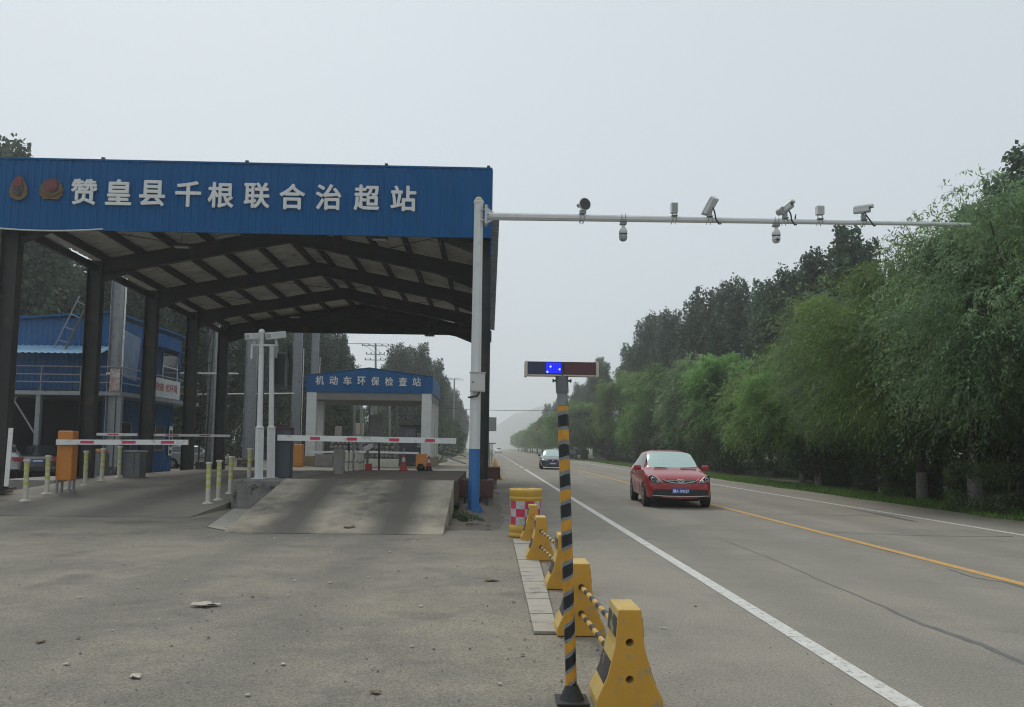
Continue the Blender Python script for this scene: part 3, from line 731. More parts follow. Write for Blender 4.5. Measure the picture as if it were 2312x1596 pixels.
# bullet cameras
def bullet(x, cx, cy, L, w, h, rz, rx, lab, face, extra=None):
    p, r = arm_at(x); t = thing('surveillance_camera', lab, 'camera', p + V((0, 0, r)), group='box cameras on the arm')
    clamp(t, x); c = atY(cx, cy, MY - .05)
    hexa = [(-w / 2, -h * .35), (-w * .32, -h / 2), (w * .32, -h / 2), (w / 2, -h * .35), (w / 2, h * .3), (w * .36, h / 2), (-w * .36, h / 2), (-w / 2, h * .3)]
    rotated(MB().prism(hexa, -L / 2, L / 2), c, rz, rx).build('housing', 'cam_white', t)
    rotated(MB().prism([(a * 1.1, b * 1.05 + .012) for a, b in [(-w / 2, h * .1), (w / 2, h * .1), (w / 2, h * .3), (w * .36, h / 2), (-w * .36, h / 2), (-w / 2, h * .3)]], -L / 2 - .07, L / 2 - .03), c, rz, rx).build('sun_shield', 'cam_white', t)
    rotated(MB().box(-w * .36, w * .36, -L / 2 - .012, -L / 2 - .002, -h * .38, h * .3), c, rz, rx).build('front_glass', face, t)
    MB().bbox(p.x - .055, p.x + .055, p.y - .05, p.y + .05, p.z + r + .021, max(p.z + r + .05, c.z - h * .75), .012).build('bracket', 'cam_grey', t)
    MB().beam((p.x, p.y, p.z + r + .04), c, .06, .05).build('arm', 'cam_grey', t)
    cab = [(c.x + .02, c.y - .08, c.z - h * .5), (c.x + .05, c.y - .12, c.z - h * 1.1), (p.x + .12, p.y - .13, p.z - r * .2), (p.x + .2, p.y - .1, p.z - r - .05), (p.x + .26, p.y - .06, p.z - r - .03)]
    MB().tube(cab, .018, 6).build('cable', 'wire', t); return t, c
bullet(1602, 1605, 464, .42, .19, .15, math.pi + .55, .85, 'tall tilted grey camera showing its underside on the arm', 'cam_grey')
t, c = bullet(1772, 1776, 471, .34, .13, .14, .55, -.42, 'angled camera with a round drum behind it, above a dome', 'glass_dark')
rotated(MB().tube([(-.12, .16, -.06), (-.1, .0, -.05)], [.085, .095], 20), c, .3).build('drum', 'cam_grey', t)
bullet(1950, 1946, 473, .36, .165, .165, .85, .05, 'white box camera pointing right near the arm tip', 'glass_dark')
p, r = arm_at(1796); tag(MB().sphere((p.x, p.y, p.z + r + .045), .03, 8, 6, (.7, .7, 1.7)).sphere((p.x + .01, p.y, p.z + r + .105), .018, 8, 6).tube([(p.x, p.y + .02, p.z + r + .02), (p.x - .01, p.y + .07, p.z + r - .0)], .012, 5).build('bird', 'emblem_dark'), 'tiny dark bird perched on the arm beside the angled camera', 'bird')

# ------------------------------------------------------------------ striped warning post
def band_mat(name, kind):
    m = bpy.data.materials.new(name); m.use_nodes = True; nt = m.node_tree; b = nt.nodes['Principled BSDF']; N = nt.nodes.new; L = nt.links.new
    b.inputs['Roughness'].default_value = .45
    tc = N('ShaderNodeTexCoord'); sx = N('ShaderNodeSeparateXYZ'); L(tc.outputs['Object'], sx.inputs[0])
    def math_(op, a, c):
        n = N('ShaderNodeMath'); n.operation = op
        for i, v in enumerate((a, c)):
            if v is None: continue
            if isinstance(v, (int, float)): n.inputs[i].default_value = v
            else: L(v, n.inputs[i])
        return n.outputs[0]
    nz = N('ShaderNodeTexNoise'); nz.inputs['Scale'].default_value = 14; L(tc.outputs['Object'], nz.inputs['Vector'])
    if kind == 'helix':
        an = math_('DIVIDE', math_('ARCTAN2', sx.outputs[1], sx.outputs[0]), 2 * math.pi)
        w = math_('MULTIPLY', nz.outputs[0], .14)
        t = math_('FRACT', math_('ADD', math_('ADD', math_('DIVIDE', sx.outputs[2], .188), math_('MULTIPLY', an, -1.0)), w), None)
        stops = [(0, (.55, .26, .02)), (.36, (.19, .205, .205)), (.47, (.009, .011, .014)), (.86, (.19, .205, .205))]
    elif kind == 'rail':
        t = math_('FRACT', math_('DIVIDE', sx.outputs[1], .26), None)
        stops = [(0, (.56, .34, .08)), (.5, (.03, .035, .042))]
    else:
        an = math_('FLOOR', math_('MULTIPLY', math_('DIVIDE', math_('ADD', math_('ARCTAN2', sx.outputs[1], sx.outputs[0]), 9.2), 2 * math.pi), 10), None)
        zz = math_('FLOOR', math_('DIVIDE', math_('SUBTRACT', sx.outputs[2], .215), .137), None)
        t = math_('FRACT', math_('MULTIPLY', math_('ADD', an, zz), .5), None)
        stops = [(0, (.52, .03, .09)), (.3, (.46, .46, .45))]
    cr = N('ShaderNodeValToRGB'); cr.color_ramp.interpolation = 'CONSTANT'
    el = cr.color_ramp.elements
    el[0].position = stops[0][0]; el[0].color = (*stops[0][1], 1); el[1].position = stops[1][0]; el[1].color = (*stops[1][1], 1)
    for p_, c_ in stops[2:]: e = el.new(p_); e.color = (*c_, 1)
    L(t, cr.inputs[0])
    mx_ = N('ShaderNodeMix'); mx_.data_type = 'RGBA'; mx_.blend_type = 'MULTIPLY'; mx_.inputs[0].default_value = 1
    r = N('ShaderNodeMapRange'); r.inputs[1].default_value = .3; r.inputs[2].default_value = .7; r.inputs[3].default_value = .82; r.inputs[4].default_value = 1.1
    L(nz.outputs[0], r.inputs[0]); L(cr.outputs[0], mx_.inputs[6]); L(r.outputs[0], mx_.inputs[7]); L(mx_.outputs[2], b.inputs['Base Color'])
    MAT[name] = m
band_mat('tape_helix', 'helix'); band_mat('rail_stripes', 'rail'); band_mat('barrel_checks', 'checks')
pb = atz(1291, 1583); PY = pb.y; pt = atY(1269, 868, PY)
post = thing('warning_light_post', 'steel post wrapped in black and yellow tape carrying a light bar', 'light post', pb)
d_ = (pt - pb)
def pp(t): return pb + d_ * t
R1 = .0345
sh = MB().tube([pp(.03), pp(.93)], R1, 20).build('taped_shaft', 'tape_helix', post)
MB().tube([pp(.0), pp(.031)], R1 - .0015, 16).build('bare_shaft', 'galv', post)
MB().tube([pp(.931), pp(.985)], R1 - .001, 16).build('bare_shaft', 'galv', post)
MB().tube([pp(.972), pp(1.04)], .0405, 20).build('sleeve', 'cabinet_grey', post)
for s in (-1, 1):
    q = pp(1.012); MB().tube([q + V((s * .04, 0, 0)), q + V((s * .053, 0, 0))], .006, 6).tube([q + V((s * .053, 0, 0)), q + V((s * .06, 0, 0))], .012, 6).build('wing_screw', 'plastic_black', post)
foot = MB().tube([pb, pb + V((0, 0, .03)), pb + V((0, 0, .1))], [.085, .07, .037], 16).build('foot_cone', 'steel_dark', post)
MB().bbox(pb.x - .1, pb.x + .1, pb.y - .1, pb.y + .1, .002, .014, .004).build('foot_plate', 'steel_dark', post)
l0, l1 = atY(1184, 850, PY), atY(1350, 821, PY)
bar = thing('light_bar', 'blue and red police light bar on top of the striped post', 'light bar', ((l0.x + l1.x) / 2, PY, l0.z))
zt, zb_ = l1.z + .004, l0.z + .004
xa, xb = l0.x, l1.x; xm = xa + (xb - xa) * .52; ec = .018
MB().box(xa + ec, xb - ec, PY - .04, PY + .04, zb_ + .0, zb_ + .008).build('tray', 'ivory', bar)
for (a, b) in ((xa, xa + ec), (xb - ec, xb)): MB().bbox(a, b, PY - .05, PY + .05, zb_ - .006, zt + .004, .006).build('end_cap', 'ivory', bar)
MB().box(xa + ec + .001, xm - .004, PY - .042, PY + .042, zb_ + .009, zt).build('blue_lens', 'led_blue_off', bar)
MB().box(xm + .004, xb - ec - .001, PY - .042, PY + .042, zb_ + .009, zt).build('red_lens', 'led_red_off', bar)
MB().box(xm - .004, xm + .004, PY - .040, PY + .040, zb_ + .009, zt - .001).build('divider', 'plastic_black', bar)
x0, x1 = xa + (xb - xa) * .285, xa + (xb - xa) * .49; z0, z1 = zb_ + .016, zt - .006
pan = MB().box(x0, x1, PY - .0445, PY - .0425, z0, z1).build('lit_panel', mat('led_panel_glow', (.0, .0, .25), None, rough=.4, emit=(.004, .008, .8), estr=1.0), bar)
for i in range(5):
    for j in range(4):
        cx, cz = x0 + (i + .5) * (x1 - x0) / 5, z0 + (j + .5) * (z1 - z0) / 4
        MB().tube([(cx, PY - .0446, cz), (cx, PY - .0475, cz)], [.0072, .0056], 8).build('led', 'led_blue_on' if (i * 3 + j * 2) % 7 else 'led_core', pan)

# ------------------------------------------------------------------ yellow concrete blocks with striped rails
BW = [(.20, 0), (.20, .065), (.135, .20), (.088, .38), (.07, .594)]
BD = .34
bm_ = MB().prism([(-a, b) for a, b in BW[::-1]] [::-1] and [(-.20, 0), (.20, 0), (.20, .065), (.135, .20), (.088, .38), (.07, .594), (-.07, .594), (-.088, .38), (-.135, .20), (-.20, .065)], 0, BD)
ob_ = bm_.build('tmp', 'yellow_block')
mod = ob_.modifiers.new('b', 'BEVEL'); mod.width = .008; mod.segments = 2; mod.limit_method = 'ANGLE'
cut = MB().tube([(0, -.1, .40), (0, BD + .1, .40)], .026, 16).tube([(0, -.1, .185), (0, BD + .1, .185)], .026, 16).build('cut', 'black_plain')
mod = ob_.modifiers.new('c', 'BOOLEAN'); mod.object = cut; mod.operation = 'DIFFERENCE'; mod.solver = 'EXACT'
dg = bpy.context.evaluated_depsgraph_get(); dg.update()
block_me = bpy.data.meshes.new_from_object(ob_.evaluated_get(dg)); block_me.name = 'concrete_block'
for mm_ in (ob_, cut): bpy.data.objects.remove(mm_)
if len(block_me.materials) < 2: block_me.materials.append(MAT['black_plain'])
block_me.materials.append(MAT['yellow_skylit_chipped'])
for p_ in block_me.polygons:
    if p_.material_index == 0 and (p_.normal.x < -.5 or p_.normal.z > .9): p_.material_index = len(block_me.materials) - 1  # top and left faces: sky light painted in as paler yellow, plus chipped paint
def side_band(z0, z1, s, off=.003):
    def xw(z):
        for (a, za), (b, zb) in zip(BW[:-1], BW[1:]):
            if za <= z <= zb: return a + (b - a) * (z - za) / (zb - za)
    zs = [z0] + [b for a, b in BW if z0 < b < z1] + [z1]; vs = []; fs = []
    for i, z in enumerate(zs):
        x = s * (xw(z) + off); vs += [(x, .012, z), (x, BD - .012, z), (x - s * .01, BD - .012, z), (x - s * .01, .012, z)]
        if i:
            o = 4 * i; fs += [(o - 4 + k, o - 4 + (k + 1) % 4, o + (k + 1) % 4, o + k) for k in range(4)]
    fs += [(0, 3, 2, 1), (4 * len(zs) - 4, 4 * len(zs) - 3, 4 * len(zs) - 2, 4 * len(zs) - 1)]
    return MB().add(vs, fs)
bands = [side_band(.43, .545, s).mesh('black_band', 'black_band') for s in (-1, 1)] + [side_band(.16, .29, s).mesh('black_band', 'black_band') for s in (-1, 1)]
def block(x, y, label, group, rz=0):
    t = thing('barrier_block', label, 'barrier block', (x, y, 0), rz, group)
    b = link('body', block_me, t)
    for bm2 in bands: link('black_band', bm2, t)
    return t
BL = [((1345 + 1500) / 2, 1608), ((1262 + 1365) / 2 - 1, 1437), ((1232 + 1318) / 2, 1331), ((1189 + 1254) / 2, 1266), ((1179 + 1224) / 2 + 2, 1222)]
names = ['nearest yellow concrete barrier block with two rail holes, at the bottom edge', 'second yellow barrier block from the camera, just right of the striped post', 'third yellow barrier block, half hidden behind the striped post',
         'fourth yellow barrier block, standing on the far slabs beside the road', 'fifth yellow barrier block, in front of the checkered barrel']
BP = []
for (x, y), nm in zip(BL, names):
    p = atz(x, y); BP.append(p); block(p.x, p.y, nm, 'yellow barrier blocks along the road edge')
print('BLOCKS', BP)
gapn = ['nearest gap', 'gap behind the striped post', 'third gap', 'gap before the barrel']
for i in range(4):
    if i == 1: pass
    a, b = BP[i], BP[i + 1]
    for z, w in ((.40, 'upper'), (.185, 'lower')):
        t = MB().tube([(a.x, a.y + BD - .06, z), (b.x, b.y + .06, z)], .021, 12).build('striped_rail', 'rail_stripes')
        tag(t, f'{w} black and yellow striped rail in the {gapn[i]} between barrier blocks', 'rail', 'striped rails between the barrier blocks')
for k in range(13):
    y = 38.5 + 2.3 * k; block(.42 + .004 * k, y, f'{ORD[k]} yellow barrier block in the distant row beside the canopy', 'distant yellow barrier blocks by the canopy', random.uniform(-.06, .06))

# ------------------------------------------------------------------ checkered barrel
bp_ = atz(1186, 1214); br = .285; bp_.y += br * .9; bp_.x *= (bp_.y / (bp_.y - br * .9))
bar_ = thing('crash_barrel', 'yellow plastic crash barrel with red and white checks', 'barrel', (bp_.x, bp_.y, 0))
MB().lathe([(.0001, .0), (br, .0), (br + .008, .02), (br + .004, .06), (br - .004, .065), (br - .004, .09), (br + .006, .1), (br + .006, .19), (br - .008, .2), (br - .008, .215)], n=40).build('base', 'barrel_yellow', bar_, local=True)
MB().lathe([(br - .012, .216), (br - .012, .626)], n=40).build('checkered_band', 'barrel_checks', bar_, local=True)
MB().lathe([(br - .008, .627), (br - .008, .645), (br + .004, .652), (br + .004, .69), (br - .003, .695), (br - .003, .71), (br + .006, .716), (br + .006, .775), (br + .012, .785), (br + .012, .82), (br - .0, .832), (br - .05, .834), (br - .06, .80), (.16, .795), (.0001, .795)], n=40).build('lid', 'barrel_yellow', bar_, local=True)
m = MB()
for a in (0, 2.1, 4.2):
    q = V((math.cos(a) * .2, math.sin(a) * .2, 0)); m.sphere((q.x, q.y, .80), .05, 10, 6, (1.3, 1.3, .6))
m.build('lid_lug', 'barrel_yellow', bar_, local=True)

# ------------------------------------------------------------------ white and yellow bollards
def bollard_proto():
    t = thing('bollard', 'x', 'bollard', (0, 0, 0), group='white and yellow pipe bollards')
    H = 1.0; r = .055
    MB().tube([(0, 0, .0), (0, 0, H - .05)], r, 14).build('pipe', 'bollard_white', t, local=True)
    for z in (.42, .60, .74, .86): MB().tube([(0, 0, z - .045), (0, 0, z + .045)], r + .002, 14, caps=False).build('yellow_band', 'bollard_yellow', t, local=True)
    MB().tube([(0, 0, H - .05), (0, 0, H - .02), (0, 0, H)], [.082, .082, .06], 8, smooth=False).build('cap', 'bollard_white', t, local=True)
    MB().tube([(0, 0, 0), (0, 0, .02), (0, 0, .05)], [.13, .12, .057], 14).build('foot', 'bollard_white', t, local=True)
    return t
bpr = bollard_proto()
bl = [(57, 1131), (105, 1115), (155, 1104), (192, 1096), (229, 1086), (268, 1078)]
br2 = [(469, 1137), (493, 1129), (519, 1114)]
first = True
def lane_pt(x, y):
    p = atplane(x, y, LP, LN)
    if p.y > LY1: p = atz(x, y, LZ)
    if p.y < LY0: p = atz(x, y, 0)
    return p
bs = [(lane_pt(x, y), f'{ORD[k]} bollard from the left in the row beside the orange barrier cabinet') for k, (x, y) in enumerate(bl)]
bs += [(lane_pt(x, y), f'{ORD[k]} bollard of the short row left of the concrete island, from the camera') for k, (x, y) in enumerate(br2)]
q = bs[-1][0]
bs += [(V((q.x + .02, q.y + 1.6, LZ)), 'bollard half hidden behind the concrete island, left of the white poles'), (V((q.x + .35, q.y + 2.9, LZ)), 'farthest bollard behind the concrete island, beside the white poles')]
print('BOLL', [tuple(round(c, 2) for c in b[0]) for b in bs])
for i, (p, lab) in enumerate(bs):
    if i == 0: t = bpr; t.location = p; t['label'] = lab
    else: t = copy_tree(bpr, p, random.uniform(0, 6), label=lab)
    t.rotation_euler = (random.uniform(-.025, .025), random.uniform(-.025, .03), random.uniform(0, 6))
    dist = p.y; hs_ = {0: 90, 3: 78}.get(i)

# ------------------------------------------------------------------ boom barriers
def boom(name, lab, base, w, d, h, legs, m, arm_a, arm_b, th, reds, Ya, armlab=None):
    t = thing(name, lab, 'boom barrier', base)
    z0 = base.z + legs
    MB().bbox(base.x - w / 2, base.x + w / 2, base.y - d / 2, base.y + d / 2, z0, base.z + h, .035 if m == 'orange_paint' else .015).build('cabinet', m, t)
    if legs:
        for sx in (-1, 1):
            for sy in (-1, 1): MB().box(base.x + sx * w * .38 - .025, base.x + sx * w * .38 + .025, base.y + sy * d * .38 - .025, base.y + sy * d * .38 + .025, base.z - .02, z0 + .02).build('leg', 'steel_grey', t)
    a, b = atY(*arm_a, Ya), atY(*arm_b, Ya)
    arm = MB().beam(a, b, .05, th).build('boom', 'white_paint', t)
    MB().beam(a - V((.0, .0, 0)), a + (b - a).normalized() * .32, .07, th * 1.05).build('boom_clamp', 'white_paint', t)
    for (ra, rb) in reds:
        u, v = a.lerp(b, ra), a.lerp(b, rb)
        MB().beam(u + V((0, -.027, 0)), v + V((0, -.027, 0)), .006, th * .52).build('red_reflector', 'refl_red', arm)
    return t
ob = lane_pt(147, 1112)
print('ORANGE', ob)
boom('boom_barrier', 'orange cabinet boom barrier with lowered white boom at the left lane', V((ob.x, ob.y, ob.z)), .41, .32, (1113 - 977) * ob.y / 1800, .32, 'orange_paint', (128, 998), (425, 998.5), .135, [(.183, .285), (.50, .602), (.795, .895)], ob.y - .24)
cb_ = atz(642, 1077, .70); cb_.y = 21.0
boom('boom_barrier', 'dark grey cabinet boom barrier with long white boom across the weighbridge', V((atY(642, 1000, 21.0).x, 21.0, .70)), .40, .34, 1.28, 0, 'cabinet_dark', (627, 988), (1030, 995.5), .145, [(.182, .237), (.388, .443), (.624, .68), (.826, .88)], 20.78)
tag(MB().prism([(atY(618, 967, 21).x, atY(618, 969, 21).z), (atY(663, 967, 21).x, atY(663, 969, 21).z), (atY(655, 967, 21).x, atY(655, 963, 21).z), (atY(628, 967, 21).x, atY(628, 963, 21).z)], 20.8, 21.2).build('rusty_tray', 'red_oxide'), 'small rusty tray lying on the dark barrier cabinet', 'tray')
# second boom behind the left lane
p = atz(233, 1064, 0.0)
boom('boom_barrier', 'farther boom barrier with thin striped boom behind the left lane', V((atY(233, 1000, 33).x, 33, 0)), .4, .36, 1.15, 0, 'cabinet_grey', (205, 980), (520, 984), .10, [(.12, .2), (.33, .42), (.54, .63), (.78, .86)], 32.7)
tag(MB().bbox(atY(222, 960, 33).x, atY(243, 960, 33).x, 32.8, 33.2, 1.16, 1.30, .03).build('cabinet_hood', 'orange_paint'), 'orange hood lying on the farther grey barrier cabinet', 'hood')
# grey cabinet on the lane edge
gp = lane_pt(293, 1078)
gc = thing('equipment_cabinet', 'squat grey steel equipment cabinet behind the left bollards', 'cabinet', V((gp.x, gp.y + .3, LZ)))
s_ = gp.y / 1800
MB().bbox(gp.x - 18.5 * s_, gp.x + 18.5 * s_, gp.y + .05, gp.y + .55, LZ, LZ + 56 * s_, .01).build('case', 'cabinet_grey', gc)
MB().prism([(gp.x - 21 * s_, LZ + 56 * s_), (gp.x + 21 * s_, LZ + 56 * s_), (gp.x + 17 * s_, LZ + 60 * s_), (gp.x - 17 * s_, LZ + 60 * s_)], gp.y - .0, gp.y + .6).build('lid', 'galv', gc)
MB().box(gp.x + 6 * s_, gp.x + 7 * s_, gp.y + .044, gp.y + .049, LZ + .1, LZ + 52 * s_).build('door_seam', 'plastic_black', gc)
# white reflector strip by the near left column
a, b = atY(14, 1098, 20.2), atY(25, 966, 20.2)
tag(MB().beam(a, b, .11, .02, up=(0, 1, 0)).build('marker_board', 'white_paint'), 'narrow white board leaning beside the leftmost dark column', 'board')

# ------------------------------------------------------------------ white camera poles on the island
def wpole(xb, xt, yt, Yp, lab, z0=.70):
    b, t_ = atY(xb, 1083, Yp), atY(xt, yt, Yp); b.z = z0
    t = thing('camera_pole', lab, 'pole', b, group='white poles on the concrete island')
    zs = atY(xb, 966, Yp).z
    MB().tube([b, V((b.x + (t_.x - b.x) * .35, b.y, zs))], .105, 4, smooth=False, twist=.785).build('sleeve', 'pole_white', t)
    MB().tube([V((b.x + (t_.x - b.x) * .35, b.y, zs)), V((b.x + (t_.x - b.x) * .37, b.y, zs + .06)), t_], [.12, .07, .062], 8, smooth=False).build('shaft', 'pole_white', t)
    MB().box(b.x - .15, b.x + .15, b.y - .15, b.y + .15, z0, z0 + .02).build('base_plate', 'pole_white', t)
    return t, t_
t, q = wpole(584, 591, 752, 20.2, 'left white pole with two cameras on a cross arm')
MB().sphere(q + V((0, 0, .03)), .08, 12, 8).build('finial', 'pole_white', t)
za = atY(591, 779, 20.2).z; xl_, xr_ = atY(569, 779, 20.2).x, atY(628, 779, 20.2).x
MB().beam((xl_, 20.2, za), (xr_, 20.2, za), .05).build('cross_arm', 'pole_white', t)
MB().beam((xl_, 20.2, za + .02), (xl_, 20.2, za - .35), .04).build('drop_arm', 'pole_white', t)
def smallcam(x, y, Yp, L, w, rz, rx, lab):
    c = atY(x, y, Yp); k = thing('surveillance_camera', lab, 'camera', c)
    rotated(MB().bbox(-w / 2, w / 2, -L / 2, L / 2, -w * .4, w * .4, .015), c, rz, rx).build('housing', 'cam_white', k)
    rotated(MB().box(-w * .36, w * .36, -L / 2 - .006, -L / 2 - .001, -w * .25, w * .25), c, rz, rx).build('lens_glass', 'cam_grey', k)
    rotated(MB().beam((0, 0, -w * .4), (0, .02, -w * .4 - .13), .05), c, rz, 0).build('bracket', 'cam_white', k); return k
smallcam(574, 759, 20.1, .46, .20, -.5, .15, 'white camera at the left end of the pole cross arm')
smallcam(623, 757, 20.1, .52, .22, -.5, .2, 'larger white camera at the right end of the pole cross arm')
t, q = wpole(611, 614, 778, 20.7, 'right white pole carrying the back of a dark display')
ds = thing('display_board', 'dark back of an electronic display hung between the white pole and the canopy', 'display', atY(632, 873, 20.9))
a, b = atY(612, 873, 20.95), atY(646, 797, 20.95)
MB().bbox(a.x - .06, b.x + .02, 20.86, 21.08, a.z, b.z, .012).build('case', 'cabinet_dark', ds)
MB().box(a.x + .10, b.x, 20.852, 20.858, a.z + .04, b.z - .04).build('back_panel', 'plastic_black', ds)
MB().box(a.x - .07, a.x - .05, 20.84, 21.09, a.z - .01, b.z + .01).box(b.x + .02, b.x + .04, 20.84, 21.09, a.z - .01, b.z + .01).box(a.x - .05, b.x + .02, 20.85, 20.859, b.z - .03, b.z + .01).build('frame', 'cabinet_grey', ds)
MB().tube([atY(655, 870, 21), atY(657, 820, 21), atY(652, 780, 21)], .05, 8).build('cable_bundle', 'steel_dark', ds)
sp = atY(622, 792, 20.9); tag(MB().bbox(sp.x - .07, sp.x + .07, 20.8, 20.98, sp.z - .2, sp.z + .1, .02).build('horn_speaker', 'cam_grey'), 'grey speaker case above the dark display', 'speaker')

# ------------------------------------------------------------------ small things on and behind the weighbridge
def stand(x0, x1, ytop, ybot, Y, m, name, lab, cat, depth=.2, z0=None, group=None, bev=.01):
    a, b = atY(x0, ybot, Y), atY(x1, ytop, Y); z = a.z if z0 is None else z0
    o = MB().bbox(a.x, b.x, Y, Y + depth, z, b.z, bev).build(name, m); return tag(o, lab, cat, group)
stand(752, 775, 1013, 1068, 21.9, 'concrete', 'concrete_pillar', 'square grey concrete pillar on the left edge of the weighbridge', 'pillar', .27, .70)
for k, (x, yt, yb) in enumerate([(783, 1020, 1066), (792, 1020, 1066), (805, 1018, 1066), (812, 1024, 1065), (819, 1022, 1063)]):
    a, b = atY(x, yb, 24.5 + k * .5), atY(x + 1, yt, 24.5 + k * .5)
    t = thing('guide_post', f'{ORD[k]} white guide post from the left behind the concrete pillar', 'post', (a.x, a.y, 0), group='white guide posts behind the pillar')
    MB().tube([(a.x, a.y, 0), b], .05, 10).build('post', 'bollard_white', t); MB().tube([(a.x, a.y, a.z * .5 + b.z * .5 - .03), (a.x, a.y, a.z * .5 + b.z * .5 + .03)], .054, 10, caps=False).build('band', 'steel_grey', t)
stand(824, 838, 1047, 1063, 25.8, 'red_paint', 'red_box', 'small red box at the far edge of the weighbridge', 'box', .2, RZ - .25)
for x, yt, m_, lab in ((788, 1000, 'steel_dark', 'dark pipe post left of the white guide posts'), (798, 1004, 'galv', 'grey pipe post among the white guide posts'), (856, 996, 'steel_dark', 'thin dark pole standing at the far weighbridge edge')):
    a, b = atY(x, 1062, 26.6), atY(x, yt, 26.6); tag(MB().tube([(a.x, a.y, 0.3), b], .035 if m_ != 'steel_dark' else .03, 8).lathe([(.07, 0), (.06, .02)], (a.x, a.y, .3), 8).build('pipe_post', m_), lab, 'post')
a, b = atY(828, 1062, 26.4), atY(830, 1012, 26.4)
t = thing('camera_post', 'short grey post with a tilted white camera behind the weighbridge', 'camera post', (a.x, a.y, .3))
MB().tube([(a.x, a.y, .3), b], .045, 8).build('post', 'cabinet_grey', t)
rotated(MB().bbox(-.07, .07, -.2, .2, -.06, .06, .01), b + V((.02, 0, .03)), -.5, .35).build('camera', 'cam_white', t)
def cone(x, yb, Y, lab, H, dirty=False, z0=None):
    p = atY(x, yb, Y); p.z = z0 if z0 is not None else p.z
    t = thing('traffic_cone', lab, 'traffic cone', p, group='cones on the weighbridge')
    r = H * .26
    MB().bbox(-r, r, -r, r, 0, H * .05, .01).build('base', 'red_paint' if not dirty else 'black_plain', t, local=True)
    prof = [(r * .85, .05), (r * .62, .3), (r * .45, .52), (r * .3, .75), (r * .16, .97), (.001, 1.0)]
    cs = ['red_paint' if not dirty else 'black_plain', 'red_paint', 'refl_white', 'red_paint', 'red_paint' if not dirty else 'black_plain']
    for (a, b_), m_ in zip(zip(prof[:-1], prof[1:]), cs): MB().lathe([(a[0], a[1] * H), (b_[0], b_[1] * H)], n=16).build('cone_band', m_, t, local=True)
    return t
k = cone(911, 1057, 25.8, 'red traffic cone with a stick in its top, on the weighbridge', .56, z0=RZ - .005)
MB().tube([(0, 0, .5), (.0, 0, .72)], .014, 6).build('stick', 'bollard_white', k, local=True)
cone(968, 1057.5, 25.9, 'dirty black and orange traffic cone beside the orange post', .50, True, RZ - .005)
p = atY(950, 1057, 25.9); p.z = RZ - .006
lump = MB().sphere((0, 0, .09), .17, 12, 8, (.9, .8, .85)); lump.v = [(x * (1 + .2 * math.sin(9 * z + x * 20)), y * (1 + .25 * math.cos(14 * x)), max(0, z)) for x, y, z in lump.v]
lo = lump.build('sandbag', 'black_plain'); lo.location = p; tag(lo, 'dark crumpled sandbag lying beside the dirty cone', 'sandbag')

# ------------------------------------------------------------------ inspection canopy behind
IY = 60.0
ins = thing('inspection_canopy', 'smaller blue gabled canopy with eight white characters behind the weighbridge', 'canopy', atY(832, 1053, IY))
g = [atY(x, y, IY) for x, y in ((690, 884), (976, 889), (976, 853), (822, 832), (690, 848))]
gz0 = g[0].z * .5 + g[1].z * .5; g[0].z = g[1].z = gz0; gez = (g[2].z + g[4].z) / 2; g[2].z = g[4].z = gez
gx0, gx1, gxm = g[0].x, g[1].x, (g[0].x + g[1].x) / 2
gaz = g[3].z
IYB = 68.5
fasI = MB().prism([(gx0, gz0), (gx1, gz0), (gx1, gez), (gxm, gaz), (gx0, gez)], IY + .02, IY + .06).build('fascia', 'cladding_blue', ins)
n = 30
for k in range(n):
    xa, xb = gx0 + (gx1 - gx0) * k / n, gx0 + (gx1 - gx0) * (k + 1) / n
    zt = lambda x: gez + (gaz - gez) * (1 - abs(x - gxm) / (gxm - gx0))
    w = (xb - xa) * .36
    MB().prism([(xa, gz0), (xa + w, gz0), (xa + w, zt(xa + w) - .01), (xa, zt(xa) - .01)], IY - .012, IY + .0195).build('cladding_rib', 'cladding_blue', fasI)
for s, xe in ((-1, gx0), (1, gx1)):
    MB().add([(xe, IY, gez + .05), (gxm, IY, gaz + .05), (gxm, IYB, gaz + .05), (xe, IYB, gez + .05), (xe, IY, gez + .1), (gxm, IY, gaz + .1), (gxm, IYB, gaz + .1), (xe, IYB, gez + .1)],
             [(0, 3, 2, 1), (4, 5, 6, 7), (0, 1, 5, 4), (2, 3, 7, 6), (0, 4, 7, 3)]).build('roof_sheet', 'cladding_blue_old', ins)
    MB().box(xe - .02, xe + .02, IY + .07, IYB, gz0, gez + .04).build('side_fascia', 'cladding_blue', ins)
for k in range(4):
    y = IY + .35 + k * (IYB - IY - .7) / 3
    for xx in ((gx1 - .42, gx0 + .45) if k < 2 else (gx1 - .42,)): MB().box(xx - .36, xx + .36, y - .3, y + .3, 0, gz0).build('column', 'pole_white', ins)
    MB().box(gx0 + .1, gx1 - .1, y - .1, y + .1, gz0 - .0, gz0 + .35).build('beam', 'steel_grey', ins)
MB().box(gx0 + .05, gx1 - .05, IY + .08, IYB, gz0 - .55, gz0 - .002).build('soffit', mat('soffit', (.19, .18, .165), (.15, .145, .135), 1, .8), ins)
MB().bbox(gx1 - .85, gx1 + .05, IY - .15, IYB + .2, 0, .75, .03).build('plinth', mat('plinth', (.25, .19, .10), (.18, .15, .10), 2, .8), ins)
MB().bbox(gx0 - .05, gx0 + .9, IY - .15, IYB + .2, 0, .75, .03).build('plinth', 'plinth', ins)
for k, ch in enumerate('机动车环保检查站'):
    x = 722 + k * (941 - 722) / 7; put_text('character', ch, .68, 'letter_white', fasI, atY(x, 858.5 + (862 - 858.5) * k / 7, IY - .05), extrude=.012, offset=.012, width=.62, height=.66)

